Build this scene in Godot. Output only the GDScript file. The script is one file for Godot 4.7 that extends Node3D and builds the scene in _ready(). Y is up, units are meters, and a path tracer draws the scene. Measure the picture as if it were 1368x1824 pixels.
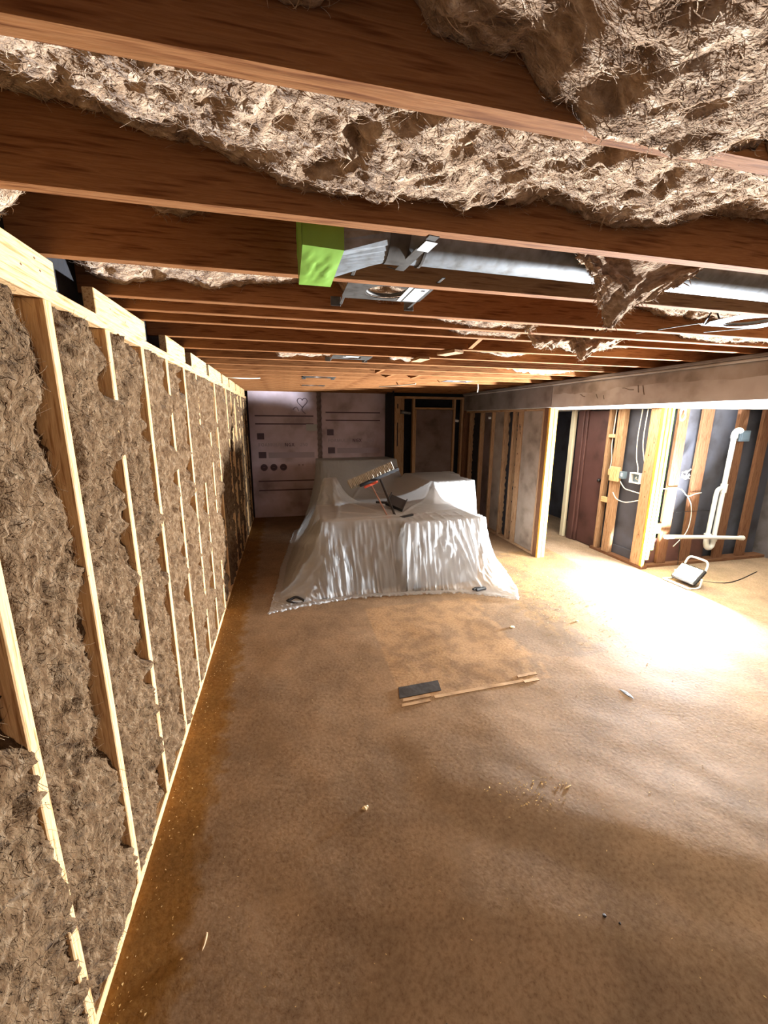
extends Node3D
# Room axes used below: x to the right from the left stud wall, y up, z forward from the camera (world z is minus that).

var M := {}
var mesh_cache := {}
var rng := RandomNumberGenerator.new()
var n_low := FastNoiseLite.new()
var n_mid := FastNoiseLite.new()
var n_fine := FastNoiseLite.new()
var n_warp := FastNoiseLite.new()
var n_soft := FastNoiseLite.new()

const CEIL := 2.2525       # underside of the joists
const STUD_Z := 1.008      # near face of the first stud in view
const JOIST_Z := 0.667     # near face of the first joist in view
const PITCH := 0.4064
const LAMP_POS := Vector3(4.985, 0.13, 3.47)
const LAMP_TILT := 42.0

func P(x: float, y: float, z: float) -> Vector3:
	return Vector3(x, y, -z)

# ------------------------------------------------------------------ camera and light
func set_camera_and_light() -> void:
	var yaw := 0.2329
	var pitch := 0.2232
	var roll := 0.007
	var fwd := Vector3(sin(yaw) * cos(pitch), -sin(pitch), cos(yaw) * cos(pitch))
	var r0 := Vector3(cos(yaw), 0, -sin(yaw))
	var u0 := Vector3(sin(yaw) * sin(pitch), cos(pitch), cos(yaw) * sin(pitch))
	var r := r0 * cos(roll) + u0 * sin(roll)
	var u := u0 * cos(roll) - r0 * sin(roll)
	var cam := Camera3D.new()
	cam.name = "camera"
	cam.fov = rad_to_deg(2.0 * atan(912.0 / 731.0182))
	cam.near = 0.02
	cam.far = 60.0
	add_child(cam)
	cam.transform = Transform3D(Basis(P(r.x, r.y, r.z), P(u.x, u.y, u.z), -P(fwd.x, fwd.y, fwd.z)), P(0.6329, 1.8027, 0))
	cam.current = true

	var env := Environment.new()
	env.background_mode = Environment.BG_COLOR
	env.background_color = Color(0.75, 0.82, 0.95)
	env.background_energy_multiplier = 1.0  # dim sky fill, reaching the room through the added opening behind the camera
	env.tonemap_mode = Environment.TONE_MAPPER_LINEAR
	env.tonemap_exposure = 1.0
	env.sdfgi_enabled = true
	env.ssao_enabled = true
	env.ssil_enabled = true
	var we := WorldEnvironment.new()
	we.name = "world_environment"
	we.environment = env
	add_child(we)

	# the work light on the floor is the lamp of the room: its light, just in front of the glowing face
	var tilt := deg_to_rad(LAMP_TILT)
	var face := P(-cos(tilt), sin(tilt), 0)
	var l := AreaLight3D.new()
	l.name = "work_light_glow"
	l.area_size = Vector2(0.24, 0.17)
	l.light_color = Color(0.95, 0.97, 1.0)
	l.light_energy = LAMP_ENERGY
	l.area_range = 30.0
	l.area_attenuation = 2.0
	l.shadow_enabled = true
	add_child(l)
	l.look_at_from_position(P(LAMP_POS.x, LAMP_POS.y, LAMP_POS.z) + face * 0.02, P(LAMP_POS.x, LAMP_POS.y, LAMP_POS.z) + face, Vector3.UP)

const LAMP_ENERGY := 172.0

# ------------------------------------------------------------------ materials
func ntex(noise: FastNoiseLite, size: int, stops: Array = [], seamless := true) -> NoiseTexture2D:
	var t := NoiseTexture2D.new()
	t.width = size
	t.height = size
	t.seamless = seamless
	t.seamless_blend_skirt = 0.15
	t.noise = noise
	t.generate_mipmaps = false
	if stops.size() > 0:
		var g := Gradient.new()
		var offs := PackedFloat32Array()
		var cols := PackedColorArray()
		for s in stops:
			offs.append(s[0])
			cols.append(s[1])
		g.offsets = offs
		g.colors = cols
		t.color_ramp = g
	return t

func noise(kind: int, freq: float, sd: int, octaves := 4, fractal := FastNoiseLite.FRACTAL_FBM, warp := 0.0, warp_freq := 0.01) -> FastNoiseLite:
	var n := FastNoiseLite.new()
	n.noise_type = kind
	n.seed = sd
	n.frequency = freq
	n.fractal_type = fractal
	n.fractal_octaves = octaves
	if warp > 0.0:
		n.domain_warp_enabled = true
		n.domain_warp_amplitude = warp
		n.domain_warp_frequency = warp_freq
		n.domain_warp_fractal_type = FastNoiseLite.DOMAIN_WARP_FRACTAL_PROGRESSIVE
		n.domain_warp_fractal_octaves = 3
	return n

func mat(col: Color, rough := 0.8, metal := 0.0) -> StandardMaterial3D:
	var m := StandardMaterial3D.new()
	m.albedo_color = col
	m.roughness = rough
	m.metallic = metal
	return m

func tri(m: StandardMaterial3D, tex: Texture2D, sc: Vector3, bump: Texture2D = null, depth := 0.0) -> StandardMaterial3D:
	m.albedo_texture = tex
	m.uv1_triplanar = true
	m.uv1_world_triplanar = true
	m.uv1_scale = sc
	if bump != null:
		m.heightmap_enabled = true
		m.heightmap_texture = bump
		m.heightmap_scale = depth
	return m

func make_materials() -> void:
	var S := FastNoiseLite.TYPE_SIMPLEX
	var g := func(v: float) -> Color: return Color(v, v, v)
	# wood grain, stretched by the scale of each lumber direction
	var grain := noise(S, 0.012, 3, 5, FastNoiseLite.FRACTAL_FBM, 14.0, 0.006)
	var grain_t := ntex(grain, 512, [[0.0, Color(0.62, 0.52, 0.42)], [0.3, Color(0.86, 0.80, 0.74)], [0.5, Color(0.97, 0.95, 0.92)], [0.62, Color(0.90, 0.85, 0.78)], [1.0, Color(1, 1, 1)]])
	var grain_b := ntex(grain, 512)
	var woods := {"pine": Color(0.85, 0.72, 0.54), "joist": Color(0.55, 0.385, 0.245), "tan": Color(0.66, 0.545, 0.43), "oldbrown": Color(0.45, 0.33, 0.25), "block": Color(0.83, 0.73, 0.55), "newpine": Color(0.84, 0.66, 0.30)}  # newpine: yellow of the lamp-lit stud ends is put into the wood colour
	for w in woods:
		for ax in ["x", "y", "z"]:
			var sc := Vector3(9, 9, 9)
			if ax == "x": sc.x = 0.55
			if ax == "y": sc.y = 0.55
			if ax == "z": sc.z = 0.55
			M[w + "_" + ax] = tri(mat(woods[w], 0.85), grain_t, sc, grain_b, 0.10)
			M[w + "_" + ax].metallic_specular = 0.25
	# insulation: matted swirling glass fibre
	var fib := noise(S, 0.008, 11, 5, FastNoiseLite.FRACTAL_RIDGED, 55.0, 0.007)
	fib.fractal_gain = 0.62
	var fib_t := ntex(fib, 1024, [[0.0, Color(0.40, 0.30, 0.22)], [0.35, Color(0.58, 0.47, 0.36)], [0.65, Color(0.78, 0.67, 0.55)], [1.0, Color(1.0, 0.94, 0.85)]])
	var fib2 := noise(S, 0.02, 12, 4, FastNoiseLite.FRACTAL_RIDGED, 40.0, 0.012)
	fib2.fractal_gain = 0.6
	var fib_b := ntex(fib2, 1024)
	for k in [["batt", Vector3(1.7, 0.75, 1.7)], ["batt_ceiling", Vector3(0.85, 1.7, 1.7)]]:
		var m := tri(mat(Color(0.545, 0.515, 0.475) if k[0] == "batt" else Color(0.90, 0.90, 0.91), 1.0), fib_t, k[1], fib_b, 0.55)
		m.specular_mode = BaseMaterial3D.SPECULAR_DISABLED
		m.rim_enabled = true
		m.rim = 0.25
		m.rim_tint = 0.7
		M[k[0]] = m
	M["backing"] = tri(mat(Color(0.40, 0.33, 0.28), 0.95), fib_t, Vector3(1.2, 1.2, 1.2), fib_b, 0.6)
	# floor: crazed, stained fibre sheet
	var crack := noise(FastNoiseLite.TYPE_CELLULAR, 0.022, 21, 3, FastNoiseLite.FRACTAL_FBM, 34.0, 0.012)
	crack.cellular_return_type = FastNoiseLite.RETURN_DISTANCE2_SUB
	crack.cellular_jitter = 1.0
	crack.fractal_gain = 0.55
	var crack_b := ntex(crack, 1024)
	var fl := mat(Color(0.75, 0.63, 0.50), 0.82)
	fl.metallic_specular = 0.30
	var speck := noise(S, 0.024, 23, 5, FastNoiseLite.FRACTAL_FBM, 12.0, 0.03)
	speck.fractal_gain = 0.72
	fl.albedo_texture = ntex(speck, 1024, [[0.0, Color(0.68, 0.62, 0.57)], [0.25, Color(0.86, 0.83, 0.80)], [0.5, Color(0.925, 0.905, 0.885)], [0.75, Color(0.97, 0.96, 0.95)], [1.0, Color(1, 1, 1)]])
	fl.uv1_scale = Vector3(1.25, 1.25, 1)
	fl.heightmap_enabled = true
	fl.heightmap_texture = crack_b
	fl.heightmap_scale = 0.06
	fl.detail_enabled = true
	fl.detail_blend_mode = BaseMaterial3D.BLEND_MODE_MUL
	fl.detail_uv_layer = BaseMaterial3D.DETAIL_UV_2
	fl.detail_albedo = floor_stains()
	M["floor"] = fl
	# grime for painted and concrete faces
	var grime := noise(S, 0.006, 33, 5, FastNoiseLite.FRACTAL_FBM, 25.0, 0.008)
	var grime_t := ntex(grime, 512, [[0.0, Color(0.70, 0.66, 0.62)], [0.45, Color(0.90, 0.88, 0.86)], [1.0, Color(1, 1, 1)]])
	var grime_b := ntex(grime, 512)
	var gm := func(c: Color, r: float, sc: float, d: float) -> StandardMaterial3D: return tri(mat(c, r), grime_t, Vector3(sc, sc, sc), grime_b, d)
	M["concrete"] = gm.call(Color(0.36, 0.34, 0.34), 0.95, 0.8, 0.4)
	M["subfloor"] = gm.call(Color(0.30, 0.20, 0.13), 0.9, 0.8, 0.2)
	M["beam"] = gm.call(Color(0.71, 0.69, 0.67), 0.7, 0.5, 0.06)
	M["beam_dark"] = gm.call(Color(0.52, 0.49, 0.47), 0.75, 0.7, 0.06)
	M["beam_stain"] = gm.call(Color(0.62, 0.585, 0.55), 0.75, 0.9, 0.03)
	M["stain"] = gm.call(Color(0.44, 0.40, 0.37), 0.8, 2.0, 0.05)
	M["white_board"] = gm.call(Color(0.88, 0.87, 0.82), 0.85, 0.6, 0.05)
	M["grey_board"] = gm.call(Color(0.27, 0.275, 0.31), 0.9, 0.6, 0.1)
	M["tan_board"] = gm.call(Color(0.58, 0.52, 0.46), 0.9, 0.7, 0.1)
	M["brown_board"] = gm.call(Color(0.42, 0.36, 0.34), 0.85, 0.6, 0.08)
	M["maroon"] = gm.call(Color(0.36, 0.24, 0.22), 0.55, 0.6, 0.05)
	M["black_felt"] = gm.call(Color(0.11, 0.11, 0.13), 0.9, 2.5, 0.3)
	M["foam"] = gm.call(Color(0.90, 0.84, 0.89), 0.8, 0.4, 0.03)
	M["print"] = mat(Color(0.40, 0.34, 0.38), 0.85)
	M["print_pale"] = mat(Color(0.72, 0.66, 0.70), 0.85)
	M["seam_tape"] = gm.call(Color(0.50, 0.44, 0.44), 0.6, 3.0, 0.3)
	M["cream"] = mat(Color(0.86, 0.82, 0.70), 0.6)
	M["galv"] = gm.call(Color(0.52, 0.55, 0.57), 0.5, 6.0, 0.03)
	M["galv"].metallic = 0.55
	M["steel_dull"] = gm.call(Color(0.33, 0.325, 0.31), 0.5, 5.0, 0.05)
	M["steel_dull"].metallic = 0.35
	M["green_tape"] = mat(Color(0.40, 0.55, 0.16), 0.6)
	M["green_board"] = mat(Color(0.45, 0.72, 0.22), 0.8)
	M["label_white"] = mat(Color(0.74, 0.75, 0.74), 0.7)
	M["ink"] = mat(Color(0.10, 0.10, 0.10), 0.7)
	M["pvc"] = mat(Color(0.83, 0.83, 0.80), 0.4)
	M["cable"] = mat(Color(0.85, 0.82, 0.74), 0.5)
	M["black_plastic"] = mat(Color(0.055, 0.055, 0.06), 0.45)
	M["black_cable"] = mat(Color(0.04, 0.04, 0.045), 0.5)
	M["orange_plastic"] = mat(Color(0.70, 0.26, 0.14), 0.5)
	M["pink_pole"] = mat(Color(0.62, 0.47, 0.42), 0.45)
	M["bristle"] = mat(Color(0.64, 0.61, 0.55), 0.95)
	M["box_blue"] = mat(Color(0.36, 0.42, 0.46), 0.6)
	M["carton"] = gm.call(Color(0.40, 0.38, 0.36), 0.9, 1.5, 0.05)
	M["sawdust"] = mat(Color(0.88, 0.76, 0.52), 0.95)
	M["chip"] = mat(Color(0.86, 0.76, 0.58), 0.9)
	M["dark_tile"] = gm.call(Color(0.21, 0.20, 0.20), 0.7, 3.0, 0.1)
	M["pale_strip"] = gm.call(Color(0.74, 0.62, 0.47), 0.85, 2.0, 0.1)
	M["patch"] = gm.call(Color(0.49, 0.41, 0.33), 0.8, 1.5, 0.12)
	M["handle_white"] = mat(Color(0.85, 0.84, 0.80), 0.4)
	# plastic drop sheet
	var pw := noise(S, 0.011, 44, 4, FastNoiseLite.FRACTAL_RIDGED, 30.0, 0.01)
	var film := mat(Color(0.78, 0.79, 0.79, 0.50), 0.28)
	film.transparency = BaseMaterial3D.TRANSPARENCY_ALPHA
	film.cull_mode = BaseMaterial3D.CULL_DISABLED
	film.heightmap_enabled = true
	film.heightmap_texture = ntex(pw, 512)
	film.heightmap_scale = 0.10
	film.uv1_triplanar = true
	film.uv1_world_triplanar = true
	film.uv1_scale = Vector3(1.6, 0.7, 1.6)
	film.backlight_enabled = true
	film.backlight = Color(0.55, 0.55, 0.54)
	M["film"] = film
	var glow := mat(Color(1, 0.97, 0.9), 0.3)
	glow.emission_enabled = true
	glow.emission = Color(1.0, 0.95, 0.84)
	glow.emission_energy_multiplier = 14.0
	M["lamp_glow"] = glow

func floor_stains() -> ImageTexture:
	# what has soaked into or been glued on the floor sheet: yellow glue along the wall, lighter adhesive patches
	var w := 400
	var im := Image.create(w, w, false, Image.FORMAT_RGB8)
	var n1 := noise(FastNoiseLite.TYPE_SIMPLEX, 1.3, 5, 4)
	var n2 := noise(FastNoiseLite.TYPE_SIMPLEX, 6.0, 6, 3)
	for j in w:
		for i in w:
			var x := -0.5 + 8.5 * i / w
			var z := -1.0 + 9.0 * j / w
			var a := n1.get_noise_2d(x, z)
			var b := n2.get_noise_2d(x, z)
			var c := Color(1, 1, 1) * (0.92 + 0.10 * a + 0.05 * b)
			var e := x + 0.05 * b
			if e < 0.17:
				c = c * Color(0.95, 0.84, 0.56)
			elif e < 0.21:
				c = c * Color(0.97, 0.91, 0.76)
			# pale adhesive area in the middle and sawn dust colour toward the opening
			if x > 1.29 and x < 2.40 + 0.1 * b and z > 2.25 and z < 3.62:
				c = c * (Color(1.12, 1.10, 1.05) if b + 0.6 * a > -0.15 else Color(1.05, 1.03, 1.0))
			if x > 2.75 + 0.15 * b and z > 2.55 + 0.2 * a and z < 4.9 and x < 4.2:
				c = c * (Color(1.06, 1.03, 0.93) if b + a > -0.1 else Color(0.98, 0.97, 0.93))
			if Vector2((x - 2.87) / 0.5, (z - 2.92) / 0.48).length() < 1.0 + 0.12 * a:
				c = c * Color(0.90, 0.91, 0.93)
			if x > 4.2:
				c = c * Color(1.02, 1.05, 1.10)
			im.set_pixel(i, j, Color(minf(c.r * 0.82, 1), minf(c.g * 0.82, 1), minf(c.b * 0.82, 1)))
	return ImageTexture.create_from_image(im)

# ------------------------------------------------------------------ nodes and names
var names_used := {}
func numbered(base: String) -> String:
	if not names_used.has(base):
		names_used[base] = 0
		return base
	names_used[base] += 1
	return "%s_%03d" % [base, names_used[base]]

func meta(o: Node, label: String, category: String, group := "", kind := "") -> void:
	if label: o.set_meta("label", label)
	if category: o.set_meta("category", category)
	if group: o.set_meta("group", group)
	if kind: o.set_meta("kind", kind)

func thing(called: String, label: String, category: String, at := Vector3.ZERO, group := "") -> Node3D:
	var o := Node3D.new()
	o.name = numbered(called)
	add_child(o)
	o.position = at
	meta(o, label, category, group)
	return o

func struct(called: String, label: String) -> Node3D:
	var o := Node3D.new()
	o.name = called
	add_child(o)
	o.set_meta("kind", "structure")
	if label: o.set_meta("label", label)
	return o

func world_pos(n: Node3D) -> Vector3:
	var p := Vector3.ZERO
	var q: Node = n
	while q != self and q is Node3D:
		p += (q as Node3D).position
		q = q.get_parent()
	return p

func put(parent: Node, called: String, mesh: Mesh, m: Material, at := Vector3.ZERO, turn := Basis()) -> MeshInstance3D:
	# at is given in room coordinates of the world; parents are never turned
	var o := MeshInstance3D.new()
	o.name = numbered(called) if parent == self else called
	o.mesh = mesh
	o.material_override = m
	parent.add_child(o, true)
	o.transform = Transform3D(turn, at - (world_pos(parent) if parent != self else Vector3.ZERO))
	return o

func box_mesh(s: Vector3, b: float) -> ArrayMesh:
	var key := "%.4f %.4f %.4f %.4f" % [s.x, s.y, s.z, b]
	if mesh_cache.has(key):
		return mesh_cache[key]
	b = minf(b, minf(s.x, minf(s.y, s.z)) * 0.4)
	var st := SurfaceTool.new()
	st.begin(Mesh.PRIMITIVE_TRIANGLES)
	st.set_smooth_group(-1)
	var h := s * 0.5
	var face := func(pts: Array) -> void:
		var c := Vector3.ZERO
		for p in pts: c += p
		var nn: Vector3 = (pts[1] - pts[0]).cross(pts[2] - pts[0])
		var l: Array = pts.duplicate()
		if nn.dot(c) > 0.0: l.reverse()
		for k in range(1, l.size() - 1):
			st.add_vertex(l[0]); st.add_vertex(l[k]); st.add_vertex(l[k + 1])
	for a in 3:
		var a1 := (a + 1) % 3
		var a2 := (a + 2) % 3
		for sg in [-1.0, 1.0]:
			var pts := []
			for q in [[-1, -1], [1, -1], [1, 1], [-1, 1]]:
				var v := Vector3.ZERO
				v[a] = sg * h[a]
				v[a1] = q[0] * (h[a1] - b)
				v[a2] = q[1] * (h[a2] - b)
				pts.append(v)
			face.call(pts)
		# edges along axis a
		for s1 in [-1.0, 1.0]:
			for s2 in [-1.0, 1.0]:
				var pts := []
				for q in [[-1, 0], [1, 0], [1, 1], [-1, 1]]:
					var v := Vector3.ZERO
					v[a] = q[0] * (h[a] - b)
					v[a1] = s1 * (h[a1] - (0.0 if q[1] == 0 else b))
					v[a2] = s2 * (h[a2] - (b if q[1] == 0 else 0.0))
					pts.append(v)
				face.call(pts)
	for sx in [-1.0, 1.0]:
		for sy in [-1.0, 1.0]:
			for sz in [-1.0, 1.0]:
				face.call([Vector3(sx * h.x, sy * (h.y - b), sz * (h.z - b)), Vector3(sx * (h.x - b), sy * h.y, sz * (h.z - b)), Vector3(sx * (h.x - b), sy * (h.y - b), sz * h.z)])
	st.generate_normals()
	var m := st.commit()
	mesh_cache[key] = m
	return m

func box(parent: Node, called: String, m: Material, x0: float, x1: float, y0: float, y1: float, z0: float, z1: float, bevel := 0.003) -> MeshInstance3D:
	return put(parent, called, box_mesh(Vector3(x1 - x0, y1 - y0, z1 - z0), bevel), m, P((x0 + x1) * 0.5, (y0 + y1) * 0.5, (z0 + z1) * 0.5))

# a bar between two points (world), width w across and thickness t
func bar(parent: Node, called: String, m: Material, a: Vector3, b: Vector3, w: float, t: float, up := Vector3.UP) -> MeshInstance3D:
	var d := (b - a)
	var y := d.normalized()
	var x := y.cross(up).normalized()
	if x.length() < 0.5: x = y.cross(Vector3.RIGHT).normalized()
	var z := x.cross(y)
	return put(parent, called, box_mesh(Vector3(w, d.length(), t), 0.002), m, (a + b) * 0.5, Basis(x, y, z))

func smooth_path(pts: Array, steps := 8) -> PackedVector3Array:
	var out := PackedVector3Array()
	for i in pts.size() - 1:
		var p0: Vector3 = pts[maxi(i - 1, 0)]
		var p1: Vector3 = pts[i]
		var p2: Vector3 = pts[i + 1]
		var p3: Vector3 = pts[mini(i + 2, pts.size() - 1)]
		for k in steps:
			out.append(p1.cubic_interpolate(p2, p0, p3, float(k) / steps))
	out.append(pts[-1])
	return out

func tube_mesh(path: PackedVector3Array, r: float, sides := 10, origin := Vector3.ZERO) -> ArrayMesh:
	var st := SurfaceTool.new()
	st.begin(Mesh.PRIMITIVE_TRIANGLES)
	var prev := Vector3.UP
	var rings := []
	for i in path.size():
		var t := (path[mini(i + 1, path.size() - 1)] - path[maxi(i - 1, 0)]).normalized()
		var x := prev.cross(t)
		if x.length() < 0.05: x = Vector3.RIGHT.cross(t)
		if x.length() < 0.05: x = Vector3.BACK.cross(t)
		x = x.normalized()
		var y := t.cross(x).normalized()
		prev = y if i == 0 else (y.cross(Vector3.ZERO) + y)
		var ring := []
		for k in sides:
			var a := TAU * k / sides
			ring.append(path[i] - origin + (x * cos(a) + y * sin(a)) * r)
		rings.append([ring, path[i] - origin])
		prev = x.cross(t).normalized() * -1.0
	for i in rings.size():
		for k in sides:
			var v: Vector3 = rings[i][0][k]
			st.set_normal((v - rings[i][1]).normalized())
			st.add_vertex(v)
	for i in rings.size() - 1:
		for k in sides:
			var a := i * sides + k
			var b := i * sides + (k + 1) % sides
			var c := a + sides
			var d := b + sides
			for q in [a, c, b, b, c, d]: st.add_index(q)
	# caps
	for e in [0, rings.size() - 1]:
		var base := rings.size() * sides + (0 if e == 0 else sides)
		var dirn := (path[0] - path[1]).normalized() if e == 0 else (path[-1] - path[-2]).normalized()
		for k in sides:
			st.set_normal(dirn)
			st.add_vertex(rings[e][0][k])
		for k in range(1, sides - 1):
			if e == 0:
				for q in [base, base + k, base + k + 1]: st.add_index(q)
			else:
				for q in [base, base + k + 1, base + k]: st.add_index(q)
	return st.commit()

func tube(parent: Node, called: String, m: Material, pts: Array, r: float, sides := 10, steps := 8) -> MeshInstance3D:
	var path := smooth_path(pts, steps) if steps > 1 else PackedVector3Array(pts)
	var o: Vector3 = pts[0]
	return put(parent, called, tube_mesh(path, r, sides, o), m, o)

# grid of points -> mesh with smooth normals; pts[j][i]; closed = also a back sheet
func grid_mesh(pts: Array, origin: Vector3, uv_scale := Vector2.ZERO, flip := false) -> ArrayMesh:
	var nj := pts.size()
	var ni: int = pts[0].size()
	var st := SurfaceTool.new()
	st.begin(Mesh.PRIMITIVE_TRIANGLES)
	st.set_smooth_group(0)
	for j in nj:
		var row: PackedVector3Array = pts[j]
		for i in ni:
			if uv_scale != Vector2.ZERO:
				st.set_uv(Vector2(row[i].x * uv_scale.x, -row[i].z * uv_scale.y))
			st.add_vertex(row[i] - origin)
	for j in nj - 1:
		for i in ni - 1:
			var a := j * ni + i
			var b := a + 1
			var c := a + ni
			var d := c + 1
			if flip:
				for q in [a, c, b, b, c, d]: st.add_index(q)
			else:
				for q in [a, b, c, b, d, c]: st.add_index(q)
	st.generate_normals()
	return st.commit()

func ss(a: float, b: float, x: float) -> float:
	var t := clampf((x - a) / (b - a), 0.0, 1.0)
	return t * t * (3.0 - 2.0 * t)

func profile(pts: Array, x: float) -> float:
	if x <= pts[0][0]: return pts[0][1]
	for i in pts.size() - 1:
		if x <= pts[i + 1][0]:
			var t: float = (x - pts[i][0]) / (pts[i + 1][0] - pts[i][0])
			t = t * t * (3.0 - 2.0 * t)
			return lerpf(pts[i][1], pts[i + 1][1], t)
	return pts[-1][1]

# ------------------------------------------------------------------ floor
func floor_height(x: float, z: float) -> float:
	var h := 0.003 * n_low.get_noise_2d(x * 0.35, z * 0.35 + 7.0)
	# buckles of the sheet: slow rise toward the crest, quick fall behind it (away from the lamp)
	var cr := [[Vector2(2.49, 0.94), Vector2(1.45, 1.60), 0.019, 0.27, 0.95], [Vector2(2.25, 0.70), Vector2(1.05, 1.16), 0.022, 0.32, 0.5]]
	for c in cr:
		var a: Vector2 = c[0]
		var b: Vector2 = c[1]
		var d := (b - a).normalized()
		var nrm := Vector2(d.y, -d.x)
		if nrm.y > 0.0: nrm = -nrm
		var q := Vector2(x, z) - a
		var s := q.dot(nrm) + 0.05 * n_low.get_noise_2d(x * 0.9, z * 0.9)
		var t := q.dot(d) / (b - a).length()
		var env := ss(-1.2, -0.2, t) * (1.0 - ss(0.75, 1.35, t))
		var p := 0.0
		if s < 0.0: p = ss(-0.9, 0.02, s)
		else: p = 1.0 - ss(0.0, c[3], s)
		h += c[2] * p * env
	return h

func build_floor() -> void:
	var f := struct("floor", "brown crazed floor covering with stains and glued scraps")
	var pts := []
	var nx := 130
	var nz := 190
	for j in nz + 1:
		var row := PackedVector3Array()
		for i in nx + 1:
			var x := -0.2 + 8.0 * i / nx
			var z := -2.6 + 10.5 * j / nz
			row.append(P(x, floor_height(x, z) if (x > 0.1 and x < 4.6 and z < 3.3) else 0.0, z))
		pts.append(row)
	var st := SurfaceTool.new()
	st.begin(Mesh.PRIMITIVE_TRIANGLES)
	st.set_smooth_group(0)
	for j in nz + 1:
		for i in nx + 1:
			var v: Vector3 = pts[j][i]
			st.set_uv(Vector2(v.x, -v.z))
			st.set_uv2(Vector2((v.x + 0.5) / 8.5, (-v.z + 1.0) / 9.0))
			st.add_vertex(v)
	for j in nz:
		for i in nx:
			var a := j * (nx + 1) + i
			for q in [a, a + nx + 1, a + 1, a + 1, a + nx + 1, a + nx + 2]: st.add_index(q)
	st.generate_normals()
	put(f, "floor_sheet", st.commit(), M.floor)
	box(f, "floor_slab", M.concrete, -0.4, 8.0, -0.25, -0.04, -2.7, 8.0, 0.0)
	# scraps glued to the floor
	var quad := func(called: String, m: Material, c: Array, t: float) -> void:
		var st2 := SurfaceTool.new()
		st2.begin(Mesh.PRIMITIVE_TRIANGLES)
		st2.set_smooth_group(-1)
		var top := []
		var bot := []
		for q in c:
			var y := floor_height(q[0], q[1])
			top.append(P(q[0], y + t, q[1]))
			bot.append(P(q[0], y - 0.004, q[1]))
		var o: Vector3 = top[0]
		var n: int = c.size()
		for k in range(1, n - 1):
			for v in [top[0], top[k], top[k + 1]]: st2.add_vertex(v - o)
		for k in n:
			var k2 := (k + 1) % n
			for v in [top[k], bot[k], top[k2], top[k2], bot[k], bot[k2]]: st2.add_vertex(v - o)
		st2.generate_normals()
		put(f, called, st2.commit(), m, o)
	quad.call("dark_tile_scrap", M.dark_tile, [[1.312, 2.393], [1.605, 2.41], [1.588, 2.300], [1.289, 2.283]], 0.004)
	quad.call("pale_glue_strip", M.pale_strip, [[1.31, 2.272], [1.50, 2.283], [1.50, 2.255], [1.30, 2.245]], 0.005)
	quad.call("pale_glue_strip", M.pale_strip, [[1.29, 2.225], [1.48, 2.235], [1.48, 2.208], [1.28, 2.198]], 0.005)
	quad.call("pale_glue_strip", M.pale_strip, [[1.52, 2.262], [2.20, 2.285], [2.20, 2.258], [1.52, 2.232]], 0.003)
	quad.call("pale_glue_strip", M.pale_strip, [[2.18, 2.335], [2.34, 2.345], [2.335, 2.318], [2.175, 2.308]], 0.005)
	quad.call("pale_glue_strip", M.pale_strip, [[2.19, 2.272], [2.31, 2.280], [2.31, 2.252], [2.19, 2.244]], 0.005)

# ------------------------------------------------------------------ left wall
func build_left_wall() -> void:
	var w := struct("wall_left", "open stud wall of pale new lumber with brown insulation")
	box(w, "foundation", M.concrete, -0.35, -0.105, 0, 2.6, -2.6, 7.9, 0.0)
	box(w, "gap_shade_board", M.black_felt, -0.104, -0.095, 2.161, 2.4885, -2.6, 7.9, 0.0)  # added board; its black colour stands for the shade above the plate
	box(w, "bottom_plate", M.pine_z, -0.089, 0.0, 0.0, 0.038, -2.5, 7.68)
	box(w, "top_plate", M.pine_z, -0.089, 0.0, 2.121, 2.160, -2.5, 7.68)
	for i in range(-7, 17):
		var z := STUD_Z + i * PITCH
		box(w, "stud", M.pine_y, -0.089, 0.0 + 0.0015 * (i % 3), 0.038, 2.121, z, z + 0.038)
	# upright blocks standing on the plate between the joists
	for b in [[0.70, 1.00, 2.235], [1.03, 1.500, 2.238], [1.765, 2.315, 2.246], [2.690, 3.140, 2.255], [3.34, 3.93, 2.255], [4.06, 4.78, 2.258], [4.90, 5.35, 2.258], [5.50, 6.05, 2.258], [6.2, 6.7, 2.258], [6.85, 7.4, 2.258]]:
		box(w, "blocking", M.block_z, -0.038, 0.001, 2.160, b[2], b[0], b[1])
	# nail knots on the blocks
	for k in [[1.10, 2.185], [1.17, 2.21], [1.25, 2.20], [1.33, 2.178], [1.40, 2.215], [1.42, 2.19], [1.90, 2.205], [2.05, 2.19]]:
		var sm := SphereMesh.new()
		sm.radius = 0.006
		sm.height = 0.012
		sm.radial_segments = 8
		sm.rings = 4
		put(w, "knot", sm, M.oldbrown_y, P(0.0, k[1], k[0]), Basis().scaled(Vector3(0.25, 0.8, 1.2)))

var ORD := ["first", "second", "third", "fourth", "fifth", "sixth", "seventh", "eighth", "ninth", "tenth", "eleventh", "twelfth", "thirteenth", "fourteenth", "fifteenth", "sixteenth", "seventeenth", "eighteenth"]

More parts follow.
